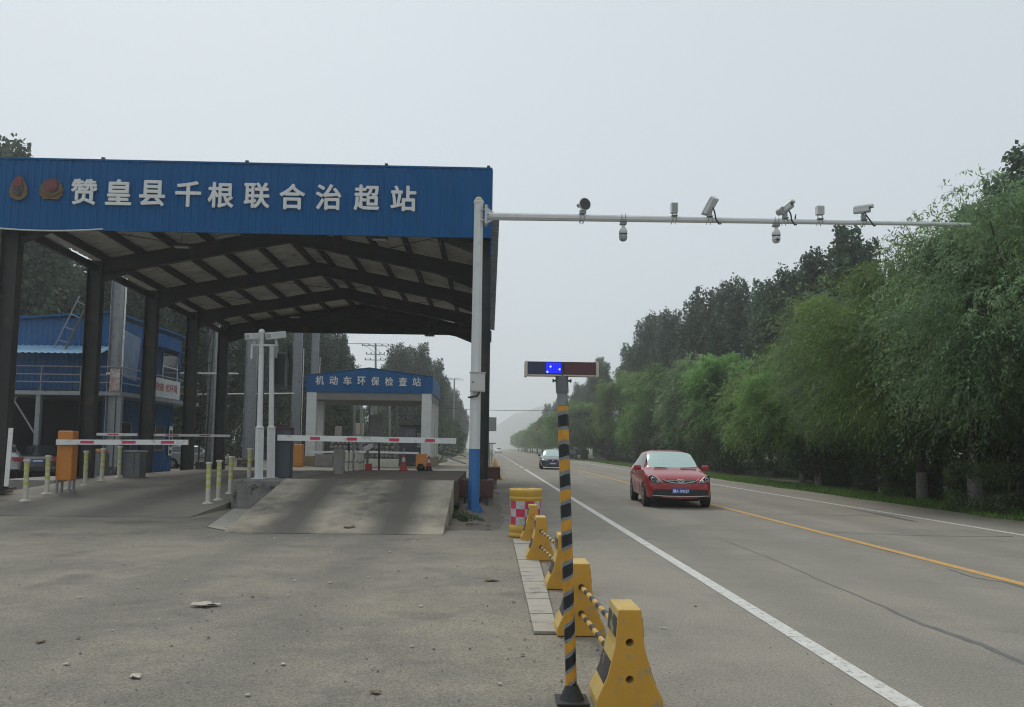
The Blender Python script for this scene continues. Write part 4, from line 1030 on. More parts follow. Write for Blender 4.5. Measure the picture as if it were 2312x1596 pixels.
# ------------------------------------------------------------------ blue two-storey steel building
BX, BY0, BY1 = -17.45, 37.0, 45.2
blu = thing('blue_building', 'blue two-storey steel office building with awning and balcony at the left', 'building', (BX - 2, BY0, 0))
fz = 3.85; tz = 7.35; bx0 = -22.3
def wallsheet(x0, x1, y0, y1, z0, z1, m='cladding_blue_old', nm='wall', along='x', par=None):
    if along == 'x': mb = corrugated(x0, x1, z0, z1, y0, .25, .025)
    else:
        mb = corrugated(y0, y1, z0, z1, 0, .25, .025); mb.v = [(x1 - b, a, c) for a, b, c in mb.v]
    return mb.build(nm, m, par or blu)
wallsheet(bx0, BX - .02, BY0 + .0, 0, fz + .1, tz, nm='wall'); wallsheet(0, BX, BY0, BY1, fz + .1, tz + .0, along='y')
sl = MB().prism([(bx0 - .2, tz - .25), (BX + .15, tz + .18), (BX + .15, tz + .26), (bx0 - .2, tz - .17)], BY0 - .25, BY1 + .2).build('roof', 'cladding_blue', blu)
wl = MB().prism([(bx0, tz - .22), (BX, tz - .001), (BX, tz + .17), ], BY0 + .0, BY0 + .03).build('wall', 'cladding_blue_old', blu)
wallsheet(-18.2, BX - .32, BY0 + 1.0, 0, 0, fz - .2); wallsheet(0, BX - .3, BY0 + 1.0, BY1, .0, fz - .2, along='y')
MB().box(bx0, BX - .6, BY0 + 3.6, BY0 + 3.7, 0, fz - .2).build('carport_wall', 'carport_dark', blu)
MB().box(bx0 - .1, bx0, BY0, BY0 + 3.6, 0, fz - .2).build('carport_wall', 'carport_dark', blu)
MB().box(bx0 - 1.2, BX + 1.0, BY0 - 1.1, BY1 + .3, fz - .2, fz - .02).build('balcony_slab', 'steel_grey', blu)
for z in (fz + .38, fz + .72, fz + 1.08):
    MB().tube([(bx0 - 1.2, BY0 - 1.05, z), (BX + .95, BY0 - 1.05, z)], .028, 6).build('balcony_rail', 'steel_grey', blu)
    MB().tube([(BX + .95, BY0 - 1.05, z), (BX + .95, BY1 + .3, z)], .028, 6).build('balcony_rail', 'steel_grey', blu)
for k in range(5):
    x = bx0 - 1.2 + k * 1.75; MB().tube([(x, BY0 - 1.05, fz - .02), (x, BY0 - 1.05, fz + 1.08)], .03, 6).build('rail_post', 'steel_grey', blu)
for k in range(5):
    y = BY0 - 1.05 + k * 2.3; MB().tube([(BX + .95, y, fz - .02), (BX + .95, y, fz + 1.08)], .03, 6).build('rail_post', 'steel_grey', blu)
# awning
aw = MB(); pts = []
x = bx0 - .2
while x < BX + .0: pts += [(x, 0), (x + .12, 0), (x + .16, .03), (x + .24, .03)]; x += .28
n = len(pts); ya, yb2 = BY0 - .02, BY0 - 1.5; za_, zb2 = fz + 2.12, fz + 1.62
aw.add([(a, ya, za_ + h) for a, h in pts] + [(a - .25 * 0, yb2, zb2 + h) for a, h in pts], [(i, i + 1, n + i + 1, n + i) for i in range(n - 1)])
aw.build('awning', 'awning_blue', blu)
MB().beam((BX - .03, BY0 - .02, za_ - .03), (BX - .03, yb2, zb2 - .03), .05, .12).build('awning_edge', 'white_paint', blu)
# openings
def win(x, y0, y1, z0, z1, rows, colr='white_paint'):
    f = MB().box(x + .03, x + .06, y0, y1, z0, z1).build('window', 'window_dark', blu); m = MB()
    m.box(x + .061, x + .09, y0, y0 + .06, z0, z1).box(x + .061, x + .09, y1 - .06, y1, z0, z1)
    for k in range(rows + 1):
        z = z0 + (z1 - z0) * k / rows; m.box(x + .0612, x + .088, y0 + .061, y1 - .061, max(z0, z - .03), min(z1, z + .03))
    m.build('window_frame', colr, f)
win(BX, 42.6, 44.6, fz + .4, fz + 2.5, 3); win(BX - .3, 38.7, 39.9, 1.15, 2.55, 2, 'steel_grey'); win(BX - .3, 42.7, 43.9, 1.15, 2.5, 2, 'steel_grey')
d = MB().box(BX - .27, BX - .24, 41.0, 41.9, .05, 2.4).build('door', 'carport_dark', blu)
MB().box(BX - .239, BX - .22, 41.0, 41.06, .05, 2.45).box(BX - .239, BX - .22, 41.84, 41.9, .05, 2.45).build('door_frame', 'steel_grey', d)
sg = MB().box(BX - .2, BX - .17, 42.1, 42.4, .55, 2.55).build('door_sign', 'white_paint', blu)
for k in range(6): MB().box(BX - .1695, BX - .165, 42.17, 42.33, .7 + k * .3, .88 + k * .3).build('sign_mark', 'emblem_dark', sg)
nb = MB().box(BX - .2, BX - .18, 44.5, 45.0, .9, 2.5).build('notice', 'white_paint', blu)
for k in range(4): MB().box(BX - .1795, BX - .175, 44.58, 44.92, 1.0 + k * .36, 1.2 + k * .36).build('sign_mark', 'emblem_dark', nb)
pt_ = MB().add([(BX + .033, 37.6, fz + .9), (BX + .033, 39.6, fz + .7), (BX + .033, 39.9, fz + 2.9), (BX + .033, 37.7, fz + 3.1)], [(0, 1, 2, 3)]).build('worn_patch', mat('worn_patch', (.22, .27, .33), (.05, .13, .28), 2.5, .6, stretch=(1, 3, .6)), blu)
MB().prism([(BX - .6, tz - .6), (BX + .9, tz - .95), (BX + .9, tz - .9), (BX - .6, tz - .5)], 41.3, 44.9).build('door_canopy', 'cladding_blue_old', blu)
for x in (bx0, -20.1, BX + .9):
    MB().box(x - .1, x + .1, BY0 - 1.0, BY0 - .8, 0, fz - .2).build('carport_post', 'steel_grey', blu)
MB().beam((bx0 + .1, BY0 - .9, 1.9), (bx0 + 1.2, BY0 - .9, fz - .3), .06).beam((-20.2, BY0 - .9, 1.9), (-21.3, BY0 - .9, fz - .3), .06).build('knee_brace', 'steel_grey', blu)
# banner on the balcony
bn = thing('banner', 'printed banner with red characters tied to the balcony railing', 'banner', (BX + 1.02, 39.2, fz + .1))
MB().box(BX + 1.0, BX + 1.02, 38.4, 42.6, fz + .0, fz + .95).build('cloth', 'banner', bn)
put_text('lettering', '效能 优环境', .4, 'banner_red', bn, (BX + 1.03, 40.9, fz + .52), rz=math.pi / 2, extrude=.002, width=2.7, height=.42)
bn2 = MB().box(BX + .5, BX + .94, BY0 - 1.1, BY0 - 1.09, fz - .05, fz + 1.0).build('poster', mat('poster', (.45, .43, .42), (.28, .14, .13), 6, .7)); tag(bn2, 'narrow faded poster at the corner of the balcony railing', 'poster')
# ladder on the awning
ld = thing('ladder', 'thin grey ladder leaning above the light blue awning', 'ladder', (-20.2, 36.4, 5.6))
a0, a1 = atY(150, 803, 36.2), atY(175, 690, 36.4)
p0, p1 = atY(122, 785, 36.3), atY(180, 668, 36.6); q0, q1 = atY(147, 790, 36.3), atY(200, 680, 36.6)
MB().tube([p0, p1], .03, 6).build('rail', 'steel_grey', ld)
MB().beam(q0, q1, .18, .06).build('plank', 'wood', ld)
for k in range(4): MB().tube([p0.lerp(p1, .15 + k * .25), q0.lerp(q1, .15 + k * .25)], .022, 6).build('rung', 'steel_grey', ld)

# ------------------------------------------------------------------ grey steel frame columns
sf_ = thing('grey_steel_frame', 'row of light grey steel columns with pipe rails and ladder bracing behind the canopy', 'steel frame', (-17, 50, 0))
GX = -16.9
gcol = [(248, 24), (472, 16), (561, 27), (665, 21), (705, 17)]
gy = []
for x, w in gcol:
    d0 = ray(x, 1010); Yc = GX / d0.x; gy.append(Yc); wm = w * Yc / 1800
    MB().hsec(GX, Yc, 0, 12.5 if Yc > 40 else 10.5, max(.4, wm * .9), .34, .025).build('column', 'steel_grey', sf_)
    MB().tube([(GX + max(.4, wm) * .5 + .12, Yc, 0), (GX + max(.4, wm) * .5 + .12, Yc, 10)], .04, 6).build('downpipe', 'white_paint', sf_)
    MB().bbox(GX - .6, GX + .6, Yc - .5, Yc + .5, -.02, .5, .02).build('footing', 'black_band', sf_)
for xa, ya, xb, yb, Yr in ((258, 842, 538, 843.5, 46), (446, 890, 664, 888, 60), (240, 843, 262, 843, 36)):
    MB().tube([atY(xa, ya, Yr), atY(xb, yb, Yr)], .045, 8).build('pipe_rail', 'white_paint', sf_)
def ladder_brace(xa, ya, xb, yb, Y, w=.42):
    a, b = atY(xa, ya, Y), atY(xb, yb, Y); d = (b - a); n = V((d.z, 0, -d.x)).normalized() * w; br_ = MB()
    br_.beam(a, b, .07, .07, (0, 1, 0)).beam(a + n, b + n * .8, .07, .07, (0, 1, 0)); k = int(d.length / .75)
    for i in range(1, k): br_.beam(a.lerp(b, i / k), (a + n).lerp(b + n * .8, i / k), .05, .05, (0, 1, 0))
    br_.build('ladder_brace', 'steel_dark', sf_)
ladder_brace(570, 1068, 592, 760, gy[2] + 1); ladder_brace(446, 1064, 474, 700, gy[1] - 1); ladder_brace(694, 1062, 676, 745, gy[3] + 1.2, -.5); ladder_brace(458, 790, 486, 680, gy[1] - 1, .3)

# ------------------------------------------------------------------ things under and behind the inspection canopy
def panel(x0, x1, y0, y1, Y, m, t_=.06): a, b = atY(x0, y1, Y), atY(x1, y0, Y); return MB().box(a.x, b.x, Y, Y + t_, a.z, b.z)
st = thing('sheet_sign', 'blank grey metal signboard on poles beyond the inspection canopy', 'signboard', atz(850, 1040))
panel(835, 866, 936, 972, 66, 0).build('upper_board', 'galv', st); panel(835, 863, 974, 1006, 66.02, 0).build('lower_board', 'galv', st)
for x in (834.5, 862): MB().tube([V((atY(x, 1000, 66.2).x, 66.2, 0)), atY(x, 880 if x < 840 else 936, 66.2)], .07, 8).build('pole', 'steel_grey', st)
pl = [(800, 890, 72), (816, 885, 75), (836, 886, 78), (842, 880, 80), (880, 885, 78), (896, 890, 70)]
for k, (x, yt, Y) in enumerate(pl):
    b, t_ = atY(x, 1030, Y), atY(x, yt, Y); b.z = 0
    tag(MB().tube([b, t_], [.14, .11], 8).lathe([(.2, 0), (.2, .3), (.14, .32)], b, 8).build('grey_pole', 'steel_grey'), f'{ORD[k]} grey pole from the left seen through the inspection canopy', 'pole', 'grey poles behind the inspection canopy')
# transformer box on a pole
p = atY(899, 905, 69.5); tag(MB().bbox(p.x - .35, p.x + .35, 69.3, 69.7, p.z - .4, p.z + .4, .03).build('meter_box', 'box_white'), 'pale meter box high on a pole under the inspection canopy', 'box')
# stone wall with separate stones
sw = thing('stone_wall', 'low rubble stone wall behind the inspection canopy', 'wall', atz(800, 1040))
a, b = atY(742, 1036, 76), atY(908, 996, 76)
MB().box(a.x, b.x, 76, 76.5, -.02, b.z - .05).build('mortar_core', 'mortar', sw)
stm = []
for k in range(6):
    bm2 = bmesh.new(); bmesh.ops.create_icosphere(bm2, subdivisions=1, radius=.5)
    for v in bm2.verts: v.co *= random.uniform(.8, 1.12)
    me = bpy.data.meshes.new('stone'); bm2.to_mesh(me); bm2.free(); me.materials.append(MAT['stone']); stm.append(me)
rows = 5; hz = (b.z) / rows
for r_ in range(rows):
    x = a.x + random.uniform(0, .2)
    while x < b.x - .15:
        w = random.uniform(.32, .62); s2 = link('stone', random.choice(stm), sw, ORG[sw.name]); s2.location = V((x + w / 2, 76.0, hz * (r_ + .5))) - ORG[sw.name]
        s2.scale = (w * .98, .3, hz * random.uniform(.85, 1.05)); s2.rotation_euler = (0, random.uniform(-.3, .3), 0); x += w
# kiosk
ki = thing('toll_kiosk', 'dark kiosk with barred windows beside the white column', 'kiosk', atz(930, 1046))
a, b = atY(901, 1046, 64), atY(958, 962, 64)
MB().box(a.x, b.x, 64, 66.5, .3, b.z).build('wall', 'cabinet_dark', ki); MB().box(a.x - .1, b.x + .1, 63.8, 66.7, b.z + .001, b.z + .08).build('roof', 'steel_dark', ki)
MB().bbox(a.x - .2, b.x + .4, 63.6, 66.9, 0, .3, .02).build('base', 'black_band', ki)
w1 = panel(903, 938, 968, 1000, 63.97, 0, .02).build('window', 'window_dark', ki); w2 = panel(941, 957, 978, 1010, 63.97, 0, .02).build('window', 'refl_white', ki)
for k in range(9):
    q = atY(904 + k * 4.1, 968, 63.95); MB().box(q.x - .012, q.x + .012, 63.93, 63.95, atY(904, 1000, 63.95).z, q.z).build('bar', 'steel_grey', w1)
for k in range(5):
    q = atY(942 + k * 3.6, 980, 63.95); MB().box(q.x - .02, q.x + .02, 63.93, 63.95, atY(942, 1006, 63.95).z, q.z).build('bar', 'steel_dark', w2)
# far boom with orange cabinet, and low white kerb blocks
p = atz(958, 1056); 
boom('boom_barrier', 'orange far boom barrier with white boom under the inspection canopy', V((atY(952, 1000, 57).x, 57, 0)), .75, .5, 1.05, 0, 'orange_paint', (945, 1023), (776, 1019), .14, [], 56.6)
boom('boom_barrier', 'orange barrier post beside the grey columns left of the far canopy', V((atY(675, 1000, 58).x, 58, 0)), .65, .5, 1.6, 0, 'orange_paint', (700, 1021), (775, 1020), .14, [], 57.7)
kb = thing('kerb_block', 'long white concrete kerb in front of the stone wall', 'kerb', atz(820, 1045)); a, b = atY(780, 1048, 58.5), atY(900, 1028, 58.5)
MB().bbox(a.x, b.x, 58.3, 58.8, 0, .62, .03).build('body', 'bollard_white', kb)
tag(MB().bbox(atY(712, 1050, 58.7).x, atY(750, 1050, 58.7).x, 58.5, 58.9, 0, .9, .03).build('kerb_block', 'concrete'), 'grey concrete block left of the stone wall', 'kerb')
for k, (x0, x1, y0, y1, m_, lab) in enumerate([(802, 822, 955, 980, 'cream', 'cream shop sign seen under the inspection canopy'), (755, 772, 962, 1004, 'poster', 'faded striped sheet hung under the inspection canopy'), (804, 820, 981, 1000, 'concrete_light', 'small pale shed wall under the inspection canopy')]):
    a, b = atY(x0, y1, 78), atY(x1, y0, 78); t = thing('far_board', lab, 'board', (a.x, 78, 0)); MB().bbox(a.x, b.x, 78, 78.15, a.z, b.z, .01).build('board', m_, t)
    for q in (a.x + .1, b.x - .1): MB().box(q - .05, q + .05, 78.16, 78.26, 0, a.z + .3).build('leg', 'steel_grey', t)
# broken trestle on the far ground
tr = thing('broken_trestle', 'fallen grey pipe trestle beside the far canopy column', 'trestle', atz(1010, 1050))
for a, b in (((990, 1046), (1005, 1020)), ((1003, 1030), (1052, 1047)), ((1003, 1020), (1052, 1030)), ((997, 1040), (1003, 1018))):
    MB().tube([atY(*a, 62), atY(*b, 62)], .05, 6).build('pipe', 'galv', tr)
# sign seen from the back over the road, posts by the road
sb = thing('road_sign', 'large grey road sign seen from the back beyond the canopy', 'road sign', atz(1108, 1024))
a, b = atY(1097, 973, 105), atY(1121, 942, 105)
MB().box(a.x, b.x, 105, 105.06, a.z, b.z).build('panel', 'galv', sb)
for k in range(4): MB().box(a.x, b.x, 104.9, 104.99, a.z + (k + .3) * (b.z - a.z) / 4, a.z + (k + .45) * (b.z - a.z) / 4).build('stiffener', 'steel_grey', sb)
MB().tube([((a.x + b.x) / 2 - .4, 105.3, 0), ((a.x + b.x) / 2 - .4, 105.3, b.z)], .14, 8).build('pole', 'steel_grey', sb)
for k, (x, Y) in enumerate(((1106, 60), (1111, 72))):
    a, b = atz(x, 1050), atY(x, 1001, Y); tag(MB().tube([(b.x, Y, 0), b], .05, 6).beam(b + V((-.35, 0, 0)), b + V((.35, 0, 0)), .1).build('lamp_post', 'steel_grey'), ['nearer', 'farther'][k] + ' low T-shaped post beside the distant yellow blocks', 'post')
tri = thing('warning_sign', 'small yellow triangular warning sign among the far willows', 'warning sign', (10.9, 168, 0))
c = atY(1212, 968, 168); MB().prism([(c.x - .5, c.z - .4), (c.x + .5, c.z - .4), (c.x, c.z + .5)], 168, 168.05).build('plate', 'tape_yellow', tri)
MB().prism([(c.x - .28, c.z - .28), (c.x + .28, c.z - .28), (c.x, c.z + .24)], 167.96, 167.995).build('plate_centre', 'tape_black', tri); MB().tube([(c.x, 168.1, 0), (c.x, 168.1, c.z)], .05, 6).build('pole', 'steel_grey', tri)
# power pole with wires
up = thing('power_pole', 'concrete power pole with three cross arms and insulators behind the far canopy', 'power pole', atz(850, 1026))
Yp = 112; b, t_ = atY(849, 1026, Yp), atY(848, 775, Yp); b.z = 0
MB().tube([b, t_], [.2, .13], 8).build('pole', 'concrete', up)
for y, w in ((781, 1.9), (800, 1.3), (813, 1.5)):
    c = atY(848, y, Yp); ca = MB().beam(c + V((-w, -.15, 0)), c + V((w, -.15, 0)), .1).build('cross_arm', 'steel_grey', up)
    for s in (-1, -.5, .5, 1): MB().lathe([(.05, 0), (.09, .06), (.05, .12), (.08, .18), (.03, .26)], c + V((s * w * .95, -.15, .05)), 8).build('insulator', 'plastic_black', ca)
for k, s in enumerate((-1.8, -.9, .9, 1.8)):
    c = atY(848, 781, Yp) + V((s, -.15, .3)); e = c + V((-26, -6, 2.2)); pts = [c.lerp(e, i / 8) - V((0, 0, 1.0 * 4 * (i / 8) * (1 - i / 8))) for i in range(9)]
    MB().tube(pts, .025, 5).build('wire', 'wire', up)
    e = c + V((9, 48, -.5)); pts = [c.lerp(e, i / 8) - V((0, 0, 1.6 * 4 * (i / 8) * (1 - i / 8))) for i in range(9)]; MB().tube(pts, .025, 5).build('wire', 'wire', up)
p2 = thing('power_pole', 'second power pole half hidden by trees behind the far canopy', 'power pole', (atY(848, 781, Yp).x + 9, Yp + 48, 0)); cx = ORG[p2.name]
MB().tube([cx, cx + V((0, 0, 15.2))], [.2, .13], 8).build('pole', 'concrete', p2); MB().beam(cx + V((-1.9, 0, 15)), cx + V((1.9, 0, 15)), .1).build('cross_arm', 'steel_grey', p2)
a, b = atY(930, 916, 120), atY(1290, 921, 120); b.x = 16
pts = [a.lerp(b, i / 16) - V((0, 0, .5 * 4 * (i / 16) * (1 - i / 16))) for i in range(17)]
wr = thing('overhead_cable', 'thin cable crossing high over the road in the distance', 'cable', a); MB().tube(pts, .035, 5).build('strand', 'wire', wr)
for e in (a, b): MB().tube([(e.x, e.y, 0), (e.x, e.y, e.z + .3)], .11, 6).build('anchor_pole', 'concrete', wr)
# hills
hm = []; NXh = 60
for j in range(9):
    for i in range(NXh + 1):
        x = -750 + i * 25; y = 1480 + j * 40
        ridge = 84 * math.exp(-((x - 110) / 125) ** 2) + 32 * math.exp(-((x - 260) / 130) ** 2) + 20 * math.exp(-((x + 200) / 120) ** 2) + 3 * math.sin(x * .05) + 2 * math.sin(x * .11 + 2)
        hm.append((x, y, -2 + max(0, ridge) * math.sin(math.pi * j / 8) ** .8))
struct('hills', MB().add(hm, [(j * (NXh + 1) + i, j * (NXh + 1) + i + 1, (j + 1) * (NXh + 1) + i + 1, (j + 1) * (NXh + 1) + i) for j in range(8) for i in range(NXh)], True), 'hill')

# ------------------------------------------------------------------ vehicles (front at local y=0 facing -y)
HATCH = dict(W=.875, st=[  # y, width factor, bottom, mid z, belt z, roof half width, top z, kind
    (.00, .70, .25, .48, .64, .50, .69), (.05, .85, .19, .50, .69, .58, .745), (.20, .945, .17, .54, .775, .66, .84), (.50, .99, .17, .57, .85, .70, .915),
    (.85, 1.0, .17, .58, .90, .68, .965), (1.08, 1.0, .17, .60, .935, .66, 1.02), (1.42, 1.0, .17, .60, .945, .60, 1.26), (1.80, 1.0, .17, .62, .955, .55, 1.455), (2.35, 1.0, .17, .62, .965, .56, 1.50),
    (2.42, 1.0, .17, .62, .966, .56, 1.50), (3.05, 1.0, .17, .63, .985, .55, 1.475), (3.50, .985, .18, .64, 1.0, .52, 1.38), (3.85, .96, .22, .65, .99, .50, 1.10), (3.98, .92, .26, .64, .95, .48, .99), (4.05, .84, .32, .62, .88, .44, .92)],
    glass=(5, 7), side=((6, 8), (9, 11)), rear=(11, 12), wheels=(.72, 3.22), wr=.30)
SEDAN = dict(W=.885, st=[
    (.00, .68, .26, .46, .60, .50, .64), (.06, .85, .20, .48, .66, .58, .70), (.22, .94, .18, .52, .73, .66, .775), (.55, .985, .18, .56, .81, .70, .855),
    (1.05, 1.0, .18, .58, .88, .70, .93), (1.30, 1.0, .18, .60, .905, .68, .97), (1.65, 1.0, .18, .60, .91, .60, 1.20), (2.05, 1.0, .18, .62, .92, .54, 1.40), (2.55, 1.0, .18, .62, .925, .55, 1.46),
    (2.62, 1.0, .18, .62, .926, .55, 1.46), (3.25, 1.0, .18, .63, .94, .54, 1.42), (3.60, 1.0, .18, .64, .95, .56, 1.24), (3.95, .99, .18, .65, .96, .62, 1.06), (4.40, .96, .22, .65, .955, .62, 1.03), (4.58, .90, .27, .64, .92, .56, .98), (4.65, .80, .34, .60, .84, .48, .88)],
    glass=(5, 7), side=((6, 8), (9, 11)), rear=(10, 12), wheels=(.88, 3.58), wr=.315)
def car_parts(spec, paint, screen):
    st = spec['st']; W = spec['W']; R = 9; vs = []
    for (y, wf, zb, zm, zt, wr, zr) in st:
        w = W * wf; wr = min(wr, w * .93)
        ring = [(0, zb), (w * .78, zb), (w * .97, zb + .10), (w, zm), (w * .965, zt - .02), (w * .93, zt + .01), (wr + .05, zr - .07), (wr * .72, zr - .012), (0, zr)]
        if zr - zt < .16:  # bonnet or boot: no greenhouse
            ring[5] = (w * .90, zt + .012); ring[6] = (w * .78, zt + (zr - zt) * .72); ring[7] = (w * .5, zt + (zr - zt) * .95)
        vs.append([(x, y, z) for x, z in ring])
    n = len(st); verts = []; idx = {}
    for i in range(n):
        for j in range(R):
            idx[i, j, 1] = len(verts); verts.append(vs[i][j])
        for j in range(R):
            if vs[i][j][0] < 1e-6: idx[i, j, -1] = idx[i, j, 1]
            else: idx[i, j, -1] = len(verts); x, y, z = vs[i][j]; verts.append((-x, y, z))
    faces = []; mi = []
    for s in (1, -1):
        for i in range(n - 1):
            for j in range(R - 1):
                f = [idx[i, j, s], idx[i + 1, j, s], idx[i + 1, j + 1, s], idx[i, j + 1, s]]
                faces.append(f if s > 0 else f[::-1]); k = 0
                g0, g1 = spec['glass']
                if g0 <= i < g1 and j >= 6: k = 1
                elif any(a <= i < b for a, b in spec['side']) and j == 5: k = 2
                elif spec['rear'][0] <= i < spec['rear'][1] and j >= 6: k = 2
                elif j <= 1: k = 3
                mi.append(k)
    for i in (0, n - 1):
        loop = [idx[i, j, 1] for j in range(R)] + [idx[i, j, -1] for j in range(R - 2, 0, -1)]
        faces.append(loop if i == 0 else loop[::-1]); mi.append(0)
    me = bpy.data.meshes.new('car'); me.from_pydata(verts, [], faces)
    for m in (paint, screen, 'glass_car', 'plastic_black', 'black_plain'): me.materials.append(MAT[m])
    me.polygons.foreach_set('material_index', mi); me.polygons.foreach_set('use_smooth', [True] * len(faces)); me.update()
    bm = bmesh.new(); bm.from_mesh(me); bmesh.ops.recalc_face_normals(bm, faces=bm.faces[:])
    cr = bm.edges.layers.float.new('crease_edge')
    for e in bm.edges:
        ms = {f.material_index for f in e.link_faces}
        if len(ms) > 1: e[cr] = .75
    bm.to_mesh(me); bm.free()
    o = bpy.data.objects.new('car', me); col.objects.link(o)
    md = o.modifiers.new('s', 'SUBSURF'); md.levels = 2; md.render_levels = 2
    wr = spec['wr']; c_ = MB()
    for y in spec['wheels']:
        for s in (-1, 1): c_.tube([(s * (W - .26), y, wr), (s * (W + .2), y, wr)], wr + .055, 28)
    cut = c_.build('cut', 'black_plain'); md = o.modifiers.new('b', 'BOOLEAN'); md.object = cut; md.operation = 'DIFFERENCE'; md.solver = 'EXACT'
    dg = bpy.context.evaluated_depsgraph_get(); dg.update(); ev = bpy.data.meshes.new_from_object(o.evaluated_get(dg))
    bpy.data.objects.remove(o); bpy.data.objects.remove(cut)
    mats = [m.name for m in ev.materials]; co = [tuple(v.co) for v in ev.vertices]; out = {}
    for p in ev.polygons:
        nm = mats[p.material_index]; d = out.setdefault(nm, (MB(), {})); b, mp_ = d; f = []
        for v in p.vertices:
            if v not in mp_: mp_[v] = len(b.v); b.v.append(co[v])
            f.append(mp_[v])
        b.f.append(tuple(f)); b.sm.append(True)
    return {k: v[0] for k, v in out.items()}
def add_wheels(t, spec):
    W, wr = spec['W'], spec['wr']
    for y in spec['wheels']:
        for s in (-1, 1):
            w = MB().tube([(s * (W - .20), y, wr), (s * (W - .185), y, wr), (s * (W - .02), y, wr), (s * (W - .005), y, wr)], [wr - .03, wr, wr, wr - .03], 28).build('wheel', 'tyre', t, local=True)
            MB().tube([(s * (W - .004), y, wr), (s * (W + .002), y, wr)], wr * .66, 24).build('rim', 'rim', w, local=True)
            m = MB()
            for k in range(5):
                a = k * 2 * math.pi / 5 + .3; a2 = a + .63
                m.tube([(s * (W + .0022), y + math.cos(a2) * wr * .44, wr + math.sin(a2) * wr * .44), (s * (W + .005), y + math.cos(a2) * wr * .44, wr + math.sin(a2) * wr * .44)], wr * .14, 10)
            m.build('rim_opening', 'black_plain', w, local=True)
def make_car(name, label, spec, paint, screen, loc, rz=0, group=None, front=True, plate='冀A·1P6Q7', detail=True):
    t = thing(name, label, 'car', loc, rz, group); P = car_parts(spec, paint, screen); W = spec['W']; L = spec['st'][-1][0]
    for k, b in P.items():
        nm = {paint: 'body', screen: 'windscreen', 'glass_car': 'side_window', 'plastic_black': 'underbody', 'black_plain': 'wheel_arch'}.get(k, 'trim')
        b.build(nm, k, t, local=True, recalc=False)
    add_wheels(t, spec)
    for s in (-1, 1):
        my = spec['st'][6][0] - .05
        mi = MB().bbox(s * (W + .05) - .10 if s > 0 else -(W + .05) - .10, s * (W + .05) + .10 if s > 0 else -(W + .05) + .10, my - .06, my + .07, .94, 1.08, .045).build('wing_mirror', paint, t, local=True)
        MB().beam((s * (W - .05), my, .96), (s * (W + .02), my, .97), .05).build('mirror_arm', 'plastic_black', mi, local=True)
    if detail:
        for s in (-1, 1):  # doors: seams and handles, pillars
            for y in (spec['st'][6][0] - .02, spec['st'][8][0] + .02, spec['st'][10][0] + .12):
                MB().beam((s * (W + .001), y, .32), (s * (W * .972), y, .92), .006, .012).build('door_seam', 'plastic_black', t, local=True)
            for y in (spec['st'][8][0] - .14, spec['st'][10][0] - .02): MB().bbox(s * W - .015, s * W + .02, y - .09, y + .09, .80, .835, .008).build('door_handle', paint, t, local=True)
    return t, W, L
def fpt(spec, x, z, off=.004):
    """y of the nose at half-width x (ellipse-ish plan of the front stations)"""
    st = spec['st']; W = spec['W']
    pts = [(s[1] * W * (1.0), s[0]) for s in st[:6]]
    if x <= pts[0][0]: return st[0][0] - off
    for (a, ya), (b, yb) in zip(pts[:-1], pts[1:]):
        if a <= x <= b: return ya + (yb - ya) * (x - a) / (b - a) - off
    return .5
# --- red hatchback
rp = atz(1531, 1148)
rc, W, L = make_car('red_hatchback', 'red hatchback with pale reflecting windscreen driving towards the camera', HATCH, 'car_red', 'windscreen', (rp.x + .07, rp.y, 0), math.radians(-3.0)); rc.scale = (1.03, 1.03, 1.03)
def strip(pts, y_off, th, nm, m, par):
    """ribbon across the nose: pts (x, zlow, zhigh) following the bumper plan"""
    vs = []; fs = []
    for i, (x, z0, z1) in enumerate(pts):
        y = fpt(HATCH, abs(x), z0) - y_off; vs += [(x, y, z0), (x, y, z1), (x, y + th, z1), (x, y + th, z0)]
        if i: o = 4 * i; fs += [(o - 4 + k, o + k, o + (k + 1) % 4, o - 4 + (k + 1) % 4) for k in range(4)]
    fs += [(0, 1, 2, 3), (len(vs) - 1, len(vs) - 2, len(vs) - 3, len(vs) - 4)]
    return MB().add(vs, fs).build(nm, m, par, local=True)
xs = [-.74, -.66, -.56, -.4, -.2, 0, .2, .4, .56, .66, .74]
lo = strip([(x * .96, .325 + .02 * abs(x), .485 - .03 * (abs(x) > .68)) for x in xs], .012, .05, 'lower_grille', 'plastic_black', rc)
strip([(x * .96, .300 + .035 * abs(x) ** 2, .318 + .035 * abs(x) ** 2) for x in xs], .02, .05, 'chrome_strip', 'chrome', lo)
gr = strip([(x, .665 - .035 * (1 - (x / .46) ** 2), .735 - .012 * abs(x)) for x in (-.40, -.3, -.15, 0, .15, .3, .40)], .006, .06, 'grille', 'plastic_black', rc)
strip([(x, .638 + .10 * (abs(x) / .46) ** 3, .658 + .10 * (abs(x) / .46) ** 3) for x in (-.46, -.4, -.3, -.15, 0, .15, .3, .4, .46)], .016, .05, 'chrome_surround', 'chrome', gr)
strip([(x, .700, .715) for x in (-.34, -.15, 0, .15, .34)], .012, .03, 'chrome_bar', 'chrome', gr)
m = MB(); m.tube([(.085 * math.cos(k * math.pi / 8), -.032, .705 + .042 * math.sin(k * math.pi / 8)) for k in range(17)], .009, 6)
m.beam((-.045, -.032, .675), (0, -.032, .735), .014).beam((.045, -.032, .675), (0, -.032, .735), .014); m.build('badge', 'chrome', gr, local=True)
